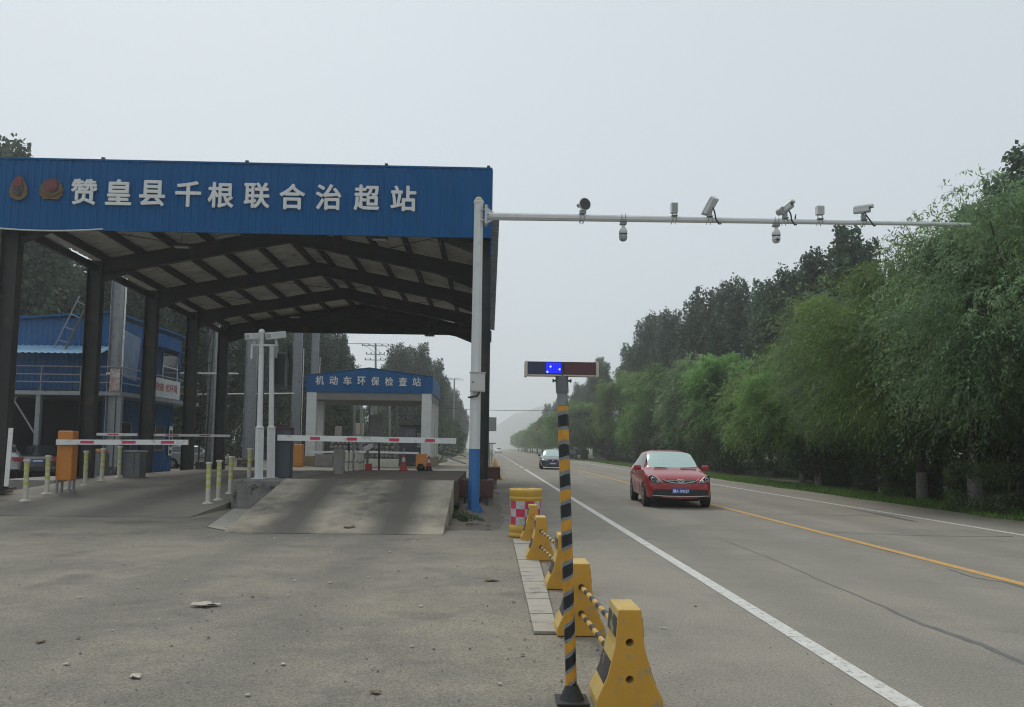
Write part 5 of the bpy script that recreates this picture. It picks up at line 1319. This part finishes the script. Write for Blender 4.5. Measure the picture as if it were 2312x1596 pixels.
for s in (-1, 1):
    pl_ = [(.45, .645), (.57, .625), (.72, .65), (.79, .73), (.775, .82), (.715, .84), (.62, .785)]
    vs = [(s * x, fpt(HATCH, x, z) - .012 + (z - .6) * .42, z) for x, z in pl_]; vs2 = [(x, y + .06, z) for x, y, z in vs]; nn = len(vs)
    h = MB().add(vs + vs2, [tuple(range(nn)), tuple(range(2 * nn - 1, nn - 1, -1))] + [(i, i + nn, (i + 1) % nn + nn, (i + 1) % nn) for i in range(nn)]).build('headlight', 'glass_dark', rc, local=True)
    for (x, z, r, m_) in ((.69, .742, .056, 'lamp_clear'), (.575, .69, .042, 'lamp_clear')):
        y = fpt(HATCH, x, z) - .016 + (z - .6) * .42
        MB().tube([(s * x, y, z), (s * x, y - .01, z)], [r, r * .9], 16).build('reflector', m_, h, local=True); MB().tube([(s * x, y - .011, z), (s * x, y - .015, z)], r * .55, 12).build('bulb', 'glass_dark' if r > .05 else 'lamp_clear', h, local=True)
    q = [(.47, .655), (.54, .73), (.64, .805), (.715, .845)]
    MB().tube([(s * x, fpt(HATCH, x, z) - .014 + (z - .6) * .42, z) for x, z in q], .009, 6).build('chrome_edge', 'chrome', h, local=True)
    MB().tube([(s * .60, fpt(HATCH, .60, .4) - .016, .40), (s * .60, fpt(HATCH, .6, .4) - .024, .40)], .035, 12).build('fog_lamp', 'glass_dark', lo, local=True)
    MB().beam((s * .18, .98, 1.012), (s * .62 if s > 0 else s * .52, 1.04, 1.025), .02, .02).build('wiper', 'plastic_black', rc, local=True)
pl_ = MB().bbox(-.22, .22, -.045, -.03, .375, .515, .004).build('number_plate', 'plate_blue', rc, local=True)
put_text('plate_lettering', '冀A·1P6Q7', .1, 'plate_white', pl_, V(ORG[pl_.name]) + V((0, -.0475, .445)), extrude=.001, offset=.0028, width=.41, height=.10)
# --- black sedan coming
sp_ = atz(1245, 1055.5); spY = 58.0
bc, W2, L2 = make_car('black_sedan', 'black sedan on the road behind the striped post', SEDAN, 'car_black', 'windscreen', (atY(1248, 1050, spY).x, spY, 0), math.radians(-2))
MB().bbox(-.30, .30, -.02, .05, .60, .70, .02).build('grille', 'plastic_black', bc, local=True)
MB().tube([(0, -.026, .65), (0, -.034, .65)], .05, 14).build('badge', 'chrome', bc, local=True)
for s in (-1, 1): MB().bbox(min(s * .36, s * .68), max(s * .36, s * .68), fpt(SEDAN, .5, .65) - .02, .12, .62, .72, .02).build('headlight', 'lamp_clear', bc, local=True)
q = MB().bbox(-.24, .24, -.04, -.02, .36, .50, .004).build('number_plate', 'plate_blue', bc, local=True)
MB().box(-.2, .2, -.044, -.0405, .40, .46).build('plate_lettering', 'plate_white', q, local=True)
# --- far white car
make_car('white_car', 'tiny white car far away on the hazy road', HATCH, 'car_white', 'glass_car', (atY(1118, 1005, 215).x + .9, 215, 0), 0, detail=False)
# --- parked cars at the left seen from behind
def rear_dress(t, spec, lamp='lamp_red'):
    st = spec['st']; L = st[-1][0]; W = spec['W']
    for s in (-1, 1):
        h = MB().bbox(min(s * .42, s * .80), max(s * .42, s * .80), L - .16, L - .01, .72, .92, .03).build('tail_light', lamp, t, local=True)
        MB().bbox(min(s * .42, s * .54), max(s * .42, s * .54), L - .02, L + .004, .74, .81, .01).build('reverse_lamp', 'lamp_clear', h, local=True)
    q = MB().bbox(-.22, .22, L + .005, L + .02, .68, .82, .004).build('number_plate', 'plate_blue', t, local=True); MB().box(-.18, .18, L + .0205, L + .024, .72, .78).build('plate_lettering', 'plate_white', q, local=True)
    MB().beam((-.5, L - .005, .87), (.5, L - .005, .87), .02, .03).build('boot_trim', 'chrome', t, local=True)
    MB().bbox(-.7, .7, L - .12, L + .02, .30, .42, .03).build('bumper_lower', 'plastic_black', t, local=True)
pk, _, Lk = make_car('parked_black_sedan', 'black sedan parked behind the orange barrier cabinet', SEDAN, 'car_black', 'glass_car', (0, 0, 0), math.pi + .45)
rear_dress(pk, SEDAN); r_ = atY(97, 1075, 34.6); r_.z = 0; pk.location = (r_.x - .25 - Lk * math.sin(.45), r_.y + Lk * math.cos(.45), 0)
pk, _, Lk = make_car('parked_silver_hatchback', 'silver hatchback parked beside the black sedan, cut by the left column', HATCH, 'car_silver', 'glass_car', (0, 0, 0), math.pi + .52)
rear_dress(pk, HATCH); r_ = atY(18, 1080, 33.5); r_.z = 0; pk.location = (r_.x - .45 - Lk * math.sin(.52), r_.y + Lk * math.cos(.52), 0)
pk, _, Lk = make_car('parked_grey_car', 'grey car parked far behind the canopy between dark columns', HATCH, 'car_silver', 'glass_car', (atY(515, 1040, 52).x, 52, 0), 1.75)
# --- loaded three-wheeled truck in the side road
tk = thing('loaded_truck', 'small dark truck loaded with white sacks in the far side road', 'truck', (atY(1315, 1028, 118).x, 118, 0), .15)
MB().bbox(-1.0, 1.0, 0, 2.6, .75, 1.35, .04).build('bed', 'cabinet_dark', tk, local=True); MB().bbox(-.9, .9, 2.65, 4.2, .6, 2.1, .12).build('cab', 'cabinet_dark', tk, local=True)
for k in range(7): MB().sphere((random.uniform(-.7, .7), random.uniform(.3, 2.2), 1.45 + random.uniform(0, .2)), .42, 10, 6, (1, 1, .6)).build('sack', 'sack_white', tk, local=True)
MB().box(-.75, .75, .2, 2.3, 2.15, 2.22).build('rack', 'sack_white', tk, local=True)
for s in (-1, 1):
    MB().beam((s * .7, .4, 1.3), (s * .7, .4, 2.15), .06).beam((s * .7, 2.1, 1.3), (s * .7, 2.1, 2.15), .06).build('rack_post', 'steel_grey', tk, local=True)
    for y in (.7, 3.5): MB().tube([(s * .75, y, .38), (s * .98, y, .38)], .38, 18).build('wheel', 'tyre', tk, local=True)

# ------------------------------------------------------------------ vegetation
rng = np.random.default_rng(11)
def leaves_mesh(name, pos, dirv, nrm, L, Wd, shade, m):
    """one pointed leaf (rhombus) per row"""
    n = len(pos); d = dirv / np.linalg.norm(dirv, axis=1, keepdims=True); s = np.cross(d, nrm); s /= np.linalg.norm(s, axis=1, keepdims=True) + 1e-9
    L = L[:, None]; Wd = Wd[:, None]
    v = np.empty((n, 4, 3)); v[:, 0] = pos; v[:, 1] = pos + d * L * .45 + s * Wd; v[:, 2] = pos + d * L; v[:, 3] = pos + d * L * .45 - s * Wd
    me = bpy.data.meshes.new(name); me.vertices.add(4 * n); me.vertices.foreach_set('co', v.ravel())
    me.loops.add(4 * n); me.loops.foreach_set('vertex_index', np.arange(4 * n, dtype=np.int32)); me.polygons.add(n)
    me.polygons.foreach_set('loop_start', np.arange(0, 4 * n, 4, dtype=np.int32)); me.polygons.foreach_set('loop_total', np.full(n, 4, dtype=np.int32))
    me.materials.append(MAT[m]); me.update()
    a = me.attributes.new('shade', 'FLOAT', 'FACE'); a.data.foreach_set('value', np.clip(shade, 0, 1).astype(np.float32))
    return me
def unit(n):
    v = rng.normal(size=(n, 3)); return v / np.linalg.norm(v, axis=1, keepdims=True)
def willow(seed, H, R, ns, kl, LL, m, droop=1.0, zc=.6, zr=.40):
    g = np.random.default_rng(seed)
    # clumps through the crown, more of them near its skin
    nc = 64; u = g.normal(size=(nc, 3)); u /= np.linalg.norm(u, axis=1, keepdims=True); rad = g.uniform(.55, 1.0, nc) ** .5
    lump = 1 + .22 * np.sin(u[:, 0] * 5 + seed) * np.cos(u[:, 1] * 4 + seed * 2) + g.uniform(-.12, .12, nc)
    cc = u * (rad * lump)[:, None] * np.array([R, R, H * zr]) + np.array([0, 0, H * zc])
    low = cc[:, 2] < H * .36; cc[low, 2] = H * .36 + g.uniform(0, 1.2, low.sum())
    cs = g.uniform(.5, 1.0, nc) * R * .36
    ci = g.integers(0, nc, ns)
    st = cc[ci] + g.normal(size=(ns, 3)) * cs[ci][:, None] * np.array([.48, .48, .42])
    out = st - np.array([0, 0, H * (zc - .12)]); out[:, 2] *= .6; out /= np.linalg.norm(out, axis=1, keepdims=True)
    d0 = out + g.normal(size=(ns, 3)) * .45 + np.array([0, 0, .25]); d0 /= np.linalg.norm(d0, axis=1, keepdims=True)
    ln = g.uniform(.5, 1.25, ns) * .11 * H
    t = (np.arange(kl) + .5) / kl
    P = st[:, None] + d0[:, None] * (ln[:, None] * t)[..., None]; P[..., 2] -= droop * (ln[:, None] * t ** 2) * .75
    D = d0[:, None] * np.ones((1, kl, 1)); D = D.copy(); D[..., 2] -= droop * 1.5 * t
    n = ns * kl; P = P.reshape(-1, 3) + g.normal(size=(n, 3)) * .02; D = D.reshape(-1, 3); D /= np.linalg.norm(D, axis=1, keepdims=True)
    D = D * .8 + g.normal(size=(n, 3)) * .5; D[:, 2] -= .35 * droop
    P[:, 2] = np.where(P[:, 2] > H * .2, H * .2 + (P[:, 2] - H * .2) * (H * .8) / (np.quantile(P[:, 2], .9994) - H * .2), P[:, 2])
    oc = np.repeat(st - cc[ci], kl, axis=0); oc /= np.linalg.norm(oc, axis=1, keepdims=True) + 1e-6
    nr = g.normal(size=(n, 3)) * .45 + oc * .8 + np.array([0, 0, .55])
    L = g.uniform(.7, 1.3, n) * LL
    sh = np.repeat(g.uniform(.0, .6, nc)[ci], kl) + g.uniform(0, .35, n) + np.clip(oc[:, 2], -.3, 1) * .15  # last term paints each clump's upper side lighter, as if lit from above
    me = leaves_mesh('crown', P, D, nr, L, L * g.uniform(.11, .16, n), sh, m)
    # trunk and limbs
    tr = MB(); lean = g.uniform(-.25, .25, 2); pts = [(0, 0, -.1), (lean[0] * .3, lean[1] * .3, H * .16), (lean[0], lean[1], H * .34)]
    tr.tube(pts, [.028 * H * .75, .022 * H * .75, .017 * H * .75], 9)
    for k in range(9):
        a = k * 2.4 + g.uniform(-.4, .4); b0 = V(pts[1]).lerp(V(pts[2]), g.uniform(.1, 1)); rr = g.uniform(.45, .85) * R; e = V((b0.x + math.cos(a) * rr, b0.y + math.sin(a) * rr, H * g.uniform(.5, .86)))
        md = b0.lerp(e, .5) + V((0, 0, .05 * H)); tr.tube([b0, md, e], [.011 * H * .75, .007 * H * .75, .002 * H], 6)
        for q in range(3):
            a2 = a + g.uniform(-1, 1); e2 = md + V((math.cos(a2) * rr * .6, math.sin(a2) * rr * .6, H * g.uniform(.05, .22))); tr.tube([md, e2], [.005 * H * .75, .0015 * H], 5)
    return me, tr.mesh('trunk', 'bark')
def poplar(seed, H, R, npl, nl, LL, m):
    g = np.random.default_rng(seed); P = []; S = []; tr = MB()
    tr.tube([(0, 0, -.1), (.1, 0, H * .5), (.15, .05, H * .95)], [.016 * H, .009 * H, .002 * H], 8)
    for k in range(npl):
        t = (k + .5) / npl; a = k * 2.399 + g.uniform(-.3, .3); r = R * math.sqrt(t) * g.uniform(.75, 1.05)
        top = H * (1.0 - .30 * t ** 1.4) * g.uniform(.84, 1.0) if k % 3 else H * g.uniform(.4, .72); zb = max(.1 * H, top - H * g.uniform(.3, .48)); c0 = V((math.cos(a) * r * .35, math.sin(a) * r * .35, zb)); c1 = V((math.cos(a) * r, math.sin(a) * r, top))
        tr.tube([V((.1 * t, 0, zb - H * .05)), c0.lerp(c1, .5), c1], [.004 * H, .0025 * H, .0008 * H], 5)
        n = nl // npl; s = g.uniform(0, 1, n); fat = R * g.uniform(.24, .36) * np.sqrt(np.clip(np.sin(np.pi * (.14 + .80 * s)), 0.02, 1))
        q = g.normal(size=(n, 3)); q[:, 2] *= .6; q /= np.linalg.norm(q, axis=1, keepdims=True); q *= (g.uniform(.25, 1, n) ** .5)[:, None]
        P.append(np.array(c0)[None] + (np.array(c1) - np.array(c0))[None] * s[:, None] + q * fat[:, None]); S.append(g.uniform(0, .5) + g.uniform(0, .5, n))
    P = np.concatenate(P); P[:, 2] *= H / np.quantile(P[:, 2], .998); S = np.concatenate(S); n = len(P); D = unit(n); D[:, 2] -= .3; nr = unit(n); L = g.uniform(.7, 1.3, n) * LL
    return leaves_mesh('crown', P, D, nr, L, L * g.uniform(.34, .46, n), S, m), tr.mesh('trunk', 'bark')
def bush(seed, rx, ry, rz, nl, LL, m, boxy=False):
    g = np.random.default_rng(seed); u = g.normal(size=(nl, 3)); u /= np.linalg.norm(u, axis=1, keepdims=True)
    if boxy: u = np.sign(u) * np.abs(u) ** .35; u = np.clip(u, -1, 1)
    lump = 1 + .18 * np.sin(u[:, 0] * 6 + seed) * np.cos(u[:, 1] * 5) + .1 * np.sin(u[:, 2] * 9 + seed) if not boxy else np.ones(nl)
    P = u * (lump * g.uniform(.55, 1.03, nl) ** .4)[:, None] * np.array([rx, ry, rz]) + np.array([0, 0, rz]); P[:, 2] = np.abs(P[:, 2])
    D = u + g.normal(size=(nl, 3)) * .7; L = g.uniform(.7, 1.3, nl) * LL
    me = leaves_mesh('foliage', P, D, unit(nl), L, L * g.uniform(.2, .32, nl), g.uniform(0, 1, nl), m)
    tr = MB()
    for k in range(6):
        a = k * 1.05; tr.tube([(0.05 * math.cos(a), .05 * math.sin(a), -.03), (rx * .5 * math.cos(a), ry * .5 * math.sin(a), rz * 1.1)], [.025, .008], 5)
    return me, tr.mesh('stem', 'bark')
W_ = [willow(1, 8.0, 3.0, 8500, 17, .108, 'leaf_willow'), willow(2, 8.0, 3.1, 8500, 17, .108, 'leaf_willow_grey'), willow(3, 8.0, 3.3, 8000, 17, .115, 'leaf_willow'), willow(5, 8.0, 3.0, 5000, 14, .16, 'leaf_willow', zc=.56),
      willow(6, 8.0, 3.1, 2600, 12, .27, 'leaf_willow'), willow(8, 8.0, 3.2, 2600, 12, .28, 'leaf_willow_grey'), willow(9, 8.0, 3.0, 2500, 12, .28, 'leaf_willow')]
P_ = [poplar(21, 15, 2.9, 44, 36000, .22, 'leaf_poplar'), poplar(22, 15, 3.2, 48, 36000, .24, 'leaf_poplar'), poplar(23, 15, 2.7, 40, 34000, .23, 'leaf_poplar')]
white_me = MB().tube([(0, 0, -.05), (0, 0, .95)], [.185, .172], 12).mesh('whitewash', 'whitewash')
def tree(name, pair, x, y, s, rz, label, group, sz=None, ww=False):
    t = thing(name, label, 'tree', (x, y, -.05), rz, group); t.scale = (s, s, sz or s)
    link('crown', pair[0], t); link('trunk', pair[1], t)
    if ww:
        w = link('whitewash_band', white_me, t); w.scale = (1, 1, 1 / (sz or s))
    return t
# near right willows: (pixel of the trunk foot on the ground, height scale)
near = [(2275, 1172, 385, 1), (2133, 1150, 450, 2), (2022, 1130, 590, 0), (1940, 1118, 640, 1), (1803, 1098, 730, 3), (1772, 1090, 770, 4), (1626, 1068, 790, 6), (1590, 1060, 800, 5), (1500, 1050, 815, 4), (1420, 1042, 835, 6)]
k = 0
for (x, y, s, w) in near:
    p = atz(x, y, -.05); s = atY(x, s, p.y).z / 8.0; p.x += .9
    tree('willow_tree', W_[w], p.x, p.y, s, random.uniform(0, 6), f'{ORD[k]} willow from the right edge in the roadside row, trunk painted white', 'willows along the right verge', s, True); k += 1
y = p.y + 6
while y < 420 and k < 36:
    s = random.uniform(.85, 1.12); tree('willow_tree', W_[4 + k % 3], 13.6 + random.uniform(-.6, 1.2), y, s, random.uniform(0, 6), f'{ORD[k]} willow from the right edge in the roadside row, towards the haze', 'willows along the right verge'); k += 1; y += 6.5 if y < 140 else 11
# second, back row of willows filling behind
for i in range(9):
    y = 24 + i * 8.2 + random.uniform(-1, 1); s = random.uniform(.8, 1.0)
    tree('broadleaf_tree', W_[4 + i % 3], 18.6 + random.uniform(-.8, .8), y, s, random.uniform(0, 6), f'{ORD[i]} bushy tree from the right in the row behind the willows', 'bushy trees behind the willows')
# poplars
xs_ = [(2330, 330), (2200, 470), (1925, 512), (1850, 566), (1790, 610), (1735, 640), (1660, 636), (1610, 655), (1570, 690), (1520, 706), (1480, 712), (1447, 770)]
for i, (x, yt) in enumerate(xs_):
    Xp = 22.5; d0 = ray(x, yt); Y = Xp / d0.x; h = CAM_H + d0.z * Y
    tree('poplar_tree', P_[i % 3], Xp, Y, h / 15 * .92, random.uniform(0, 6), f'{ORD[i]} tall dark poplar from the right, rising above the willows', 'tall poplars behind the right verge', h / 15)
for i in range(10):
    Y = 120 + i * 22; tree('poplar_tree', P_[(i + 1) % 3], 21 + random.uniform(-1.5, 1.5), Y, 1.0, random.uniform(0, 6), f'{ORD[i]} hazy poplar of the far right row, counted towards the horizon', 'hazy far poplars on the right', random.uniform(.95, 1.2))
# left side trees behind the station
lt = [(-60, 560, 52, 0), (60, 540, 55, 1), (150, 560, 58, 2), (275, 560, 60, 0), (365, 600, 62, 1), (450, 640, 66, 2), (610, 700, 84, 0), (520, 680, 76, 1), (700, 705, 88, 1), (762, 745, 92, 2), (905, 780, 118, 0), (945, 778, 122, 2), (975, 815, 132, 1), (890, 815, 150, 1), (785, 825, 150, 0), (1003, 860, 165, 0), (1022, 885, 190, 1), (1036, 905, 220, 2), (1045, 925, 260, 0), (5, 312, 49, 1)]
lab_l = 'left row behind the station'
for i, (x, yt, Y, w) in enumerate(lt):
    p = atY(x, yt, Y); s = p.z / 15
    tree('poplar_tree', P_[w], p.x, Y, max(s, .7) * (1.25 if i < 6 else 1.0), random.uniform(0, 6), f'{ORD[i]} poplar counted from the left in the row behind the station' if i < 19 else 'leafy poplar top showing above the left end of the fascia', 'poplars behind the station', s)
# shrubs and hedges on the right verge
Bm = [bush(31, 1.5, 1.3, 1.1, 9000, .11, 'leaf_shrub'), bush(32, 1.3, 1.6, 1.35, 9000, .12, 'leaf_shrub')]
Hm = bush(33, 1.1, .8, .5, 14000, .06, 'leaf_hedge', True)
for i, (x, y, s) in enumerate([(1985, 1120, .72), (1915, 1112, .55), (1850, 1100, .62)]):
    p = atz(x, y, -.05); t = thing('shrub', f'{ORD[i]} rounded shrub from the right at the road verge', 'shrub', (p.x + 1.0, p.y, -.05), random.uniform(0, 6), 'rounded shrubs on the verge'); t.scale = (s, s, s); link('foliage', Bm[i % 2][0], t); link('stem', Bm[i % 2][1], t)
for i, (x, y, s, lab) in enumerate([(2268, 1165, 1.12, 'clipped dark hedge block at the right edge of the photo'), (2075, 1128, 1.0, 'clipped dark hedge block beside a white painted trunk')]):
    p = atz(x, y, -.05); t = thing('hedge', lab, 'hedge', (p.x + .35, p.y + .55, 0), .1, 'clipped hedges on the verge'); t.scale = (s, s, s * 1.2); link('foliage', Hm[0], t); link('stem', Hm[1], t)
    t.location.z = -.05
    for q in range(1): pass
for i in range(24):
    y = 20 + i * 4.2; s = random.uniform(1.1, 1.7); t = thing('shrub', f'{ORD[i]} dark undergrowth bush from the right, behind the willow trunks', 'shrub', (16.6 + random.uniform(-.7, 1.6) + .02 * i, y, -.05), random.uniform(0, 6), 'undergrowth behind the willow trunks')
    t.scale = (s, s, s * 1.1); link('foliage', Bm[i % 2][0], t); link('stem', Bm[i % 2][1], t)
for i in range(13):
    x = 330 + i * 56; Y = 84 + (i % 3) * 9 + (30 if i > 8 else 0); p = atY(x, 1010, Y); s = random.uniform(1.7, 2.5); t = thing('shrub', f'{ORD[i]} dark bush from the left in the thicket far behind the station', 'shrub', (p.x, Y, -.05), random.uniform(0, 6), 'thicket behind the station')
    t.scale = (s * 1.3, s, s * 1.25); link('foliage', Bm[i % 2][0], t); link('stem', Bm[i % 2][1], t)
# verge grass
def grass(name, n, area, h0, h1, lab, m='leaf_grass'):
    g = np.random.default_rng(5); P = np.stack([g.uniform(area[0], area[1], n), area[2] + (area[3] - area[2]) * g.uniform(0, 1, n) ** 1.6, np.full(n, -.06)], 1)
    P[:, 0] += .25 * np.sin(P[:, 1] * .9) * (P[:, 0] < area[0] + .6)
    D = g.normal(size=(n, 3)) * .35; D[:, 2] = 1; L = g.uniform(h0, h1, n)
    me = leaves_mesh(name, P, D, unit(n), L, L * .06 + .006, g.uniform(0, 1, n), m); o = link(name, me); tag(o, lab, 'grass', kind='stuff')
grass('verge_grass', 42000, (XE + .05, XE + 2.4, 13, 110), .07, .2, 'short green grass along the right road verge')
grass('weed_tufts', 2600, (-.75, -.3, 16.5, 24), .06, .2, 'weeds growing on the soil by the mast foot', 'leaf_shrub')
grass('far_grass', 9000, (-8.6, -5.2, 66, 95), .1, .35, 'green grass bank beyond the inspection canopy')
struct('grass_bank', MB().sphere((-6.6, 84, -.2), 1, 24, 10, (2.2, 16, 1.1)), 'grass_ground')

# ------------------------------------------------------------------ litter on the apron
def litter(p, s, m, name, label, cat, group=None, crump=1):
    g = random; n = 15; s *= .65; crump *= .5; ring = [(math.cos(k * 2 * math.pi / n) * s * g.uniform(.6, 1.2), math.sin(k * 2 * math.pi / n) * s * .7 * g.uniform(.6, 1.2), .006 + abs(g.gauss(0, .16)) * s * crump) for k in range(n)]
    o = MB().add([(0, 0, .014 + .1 * s)] + ring + [(x, y, z - .003) for x, y, z in [(0, 0, .012)] + ring], [(0, i + 1, (i + 1) % n + 1) for i in range(n)] + [(n + 1, n + 2 + (i + 1) % n, n + 2 + i) for i in range(n)]).build(name, m)
    o.location = (p.x, p.y, 0); o.rotation_euler = (0, 0, g.uniform(0, 6)); tag(o, label, cat, group)
litter(atz(463, 1368), .2, 'paper', 'crumpled_paper', 'crumpled pale paper scrap left of the middle of the apron', 'litter', crump=1.6)
litter(atz(305, 1529), .085, 'paper', 'fallen_leaf', 'pale curled leaf near the bottom left corner', 'leaf', crump=1.5)
litter(atz(785, 1190, .2), .0, 'dry_leaf', 'leaf_clump', 'x', 'leaf') if False else None
pr = atplane(788, 1191, V((0, RY0, 0)), V((0, -RZ, RY1 - RY0)).normalized())
litter(pr, .18, 'dry_leaf', 'leaf_clump', 'brown clump of dead leaves near the foot of the ramp', 'leaf', crump=1.6); bpy.data.objects['leaf_clump'].location.z = pr.z
litter(atz(1108, 1311), .13, 'dry_leaf', 'fallen_leaf', 'large brown curled leaf left of the drain slabs', 'leaf', crump=1.8)
litter(atz(92, 1449), .07, 'dry_leaf', 'fallen_leaf', 'small dark leaf low on the left of the apron', 'leaf', crump=1.6)
litter(atz(848, 1564), .07, 'dry_leaf', 'fallen_leaf', 'brown shredded leaf at the bottom centre of the apron', 'leaf', crump=1.6)
lf = [(178, 1441), (255, 1424), (310, 1327), (280, 1276), (665, 1312), (745, 1316), (820, 1329), (832, 1303), (934, 1222), (963, 1305), (880, 1246), (620, 1215), (570, 1348), (712, 1380), (950, 1369), (1160, 1361), (1070, 1400), (650, 1345), (900, 1290), (510, 1222), (1130, 1330), (990, 1248), (480, 1252), (420, 1310), (600, 1280), (736, 1254), (1020, 1300), (1090, 1268), (180, 1350), (150, 1500), (470, 1440), (640, 1500), (930, 1460), (1180, 1480), (1130, 1545), (560, 1570), (770, 1420), (360, 1400), (1500, 1420), (1570, 1370)]
for i, (x, y) in enumerate(lf):
    litter(atz(x, y), random.uniform(.018, .042), 'paper' if i % 3 else 'dry_leaf', 'dry_leaf', 'small dry leaf lying flat on the dusty asphalt', 'leaf', 'scattered small dry leaves', 1.2)

gv = MB(); g_ = np.random.default_rng(77)
for k in range(1500):
    y = 2.5 + 15 * g_.uniform() ** 1.5; x = g_.uniform(-.62, .52) * y if k % 4 else g_.normal(.75, .35)
    if k % 4 == 0: y = g_.uniform(3, 16)
    r = g_.choice([.004, .006, .008, .012], p=[.4, .35, .2, .05]); q = [(x + r * math.cos(a + k) * g_.uniform(.7, 1.3), y + r * math.sin(a + k) * g_.uniform(.7, 1.3)) for a in (0, 1.57, 3.14, 4.71)]
    gv.add([(a, b, -.003) for a, b in q] + [(x, y, r * .9)], [(0, 1, 4), (1, 2, 4), (2, 3, 4), (3, 0, 4)])
tag(gv.build('grit', mat('grit', (.24, .225, .195), (.10, .095, .085), 9, .95)), 'fine loose grit scattered over the asphalt', 'grit', kind='stuff')

# ------------------------------------------------------------------ haze
hz_m = bpy.data.materials.new('haze'); hz_m.use_nodes = True; nt = hz_m.node_tree; nt.nodes.remove(nt.nodes['Principled BSDF'])
pv = nt.nodes.new('ShaderNodeVolumePrincipled'); pv.inputs['Color'].default_value = (.975, .988, 1.0, 1); pv.inputs['Density'].default_value = .0011; pv.inputs['Anisotropy'].default_value = .6
nt.links.new(pv.outputs[0], nt.nodes['Material Output'].inputs['Volume']); MAT['haze'] = hz_m
hz = MB().box(-950, 950, -60, 1900, -4, 96).build('haze', 'haze'); tag(hz, 'pale grey summer haze filling the air', 'haze', kind='stuff')
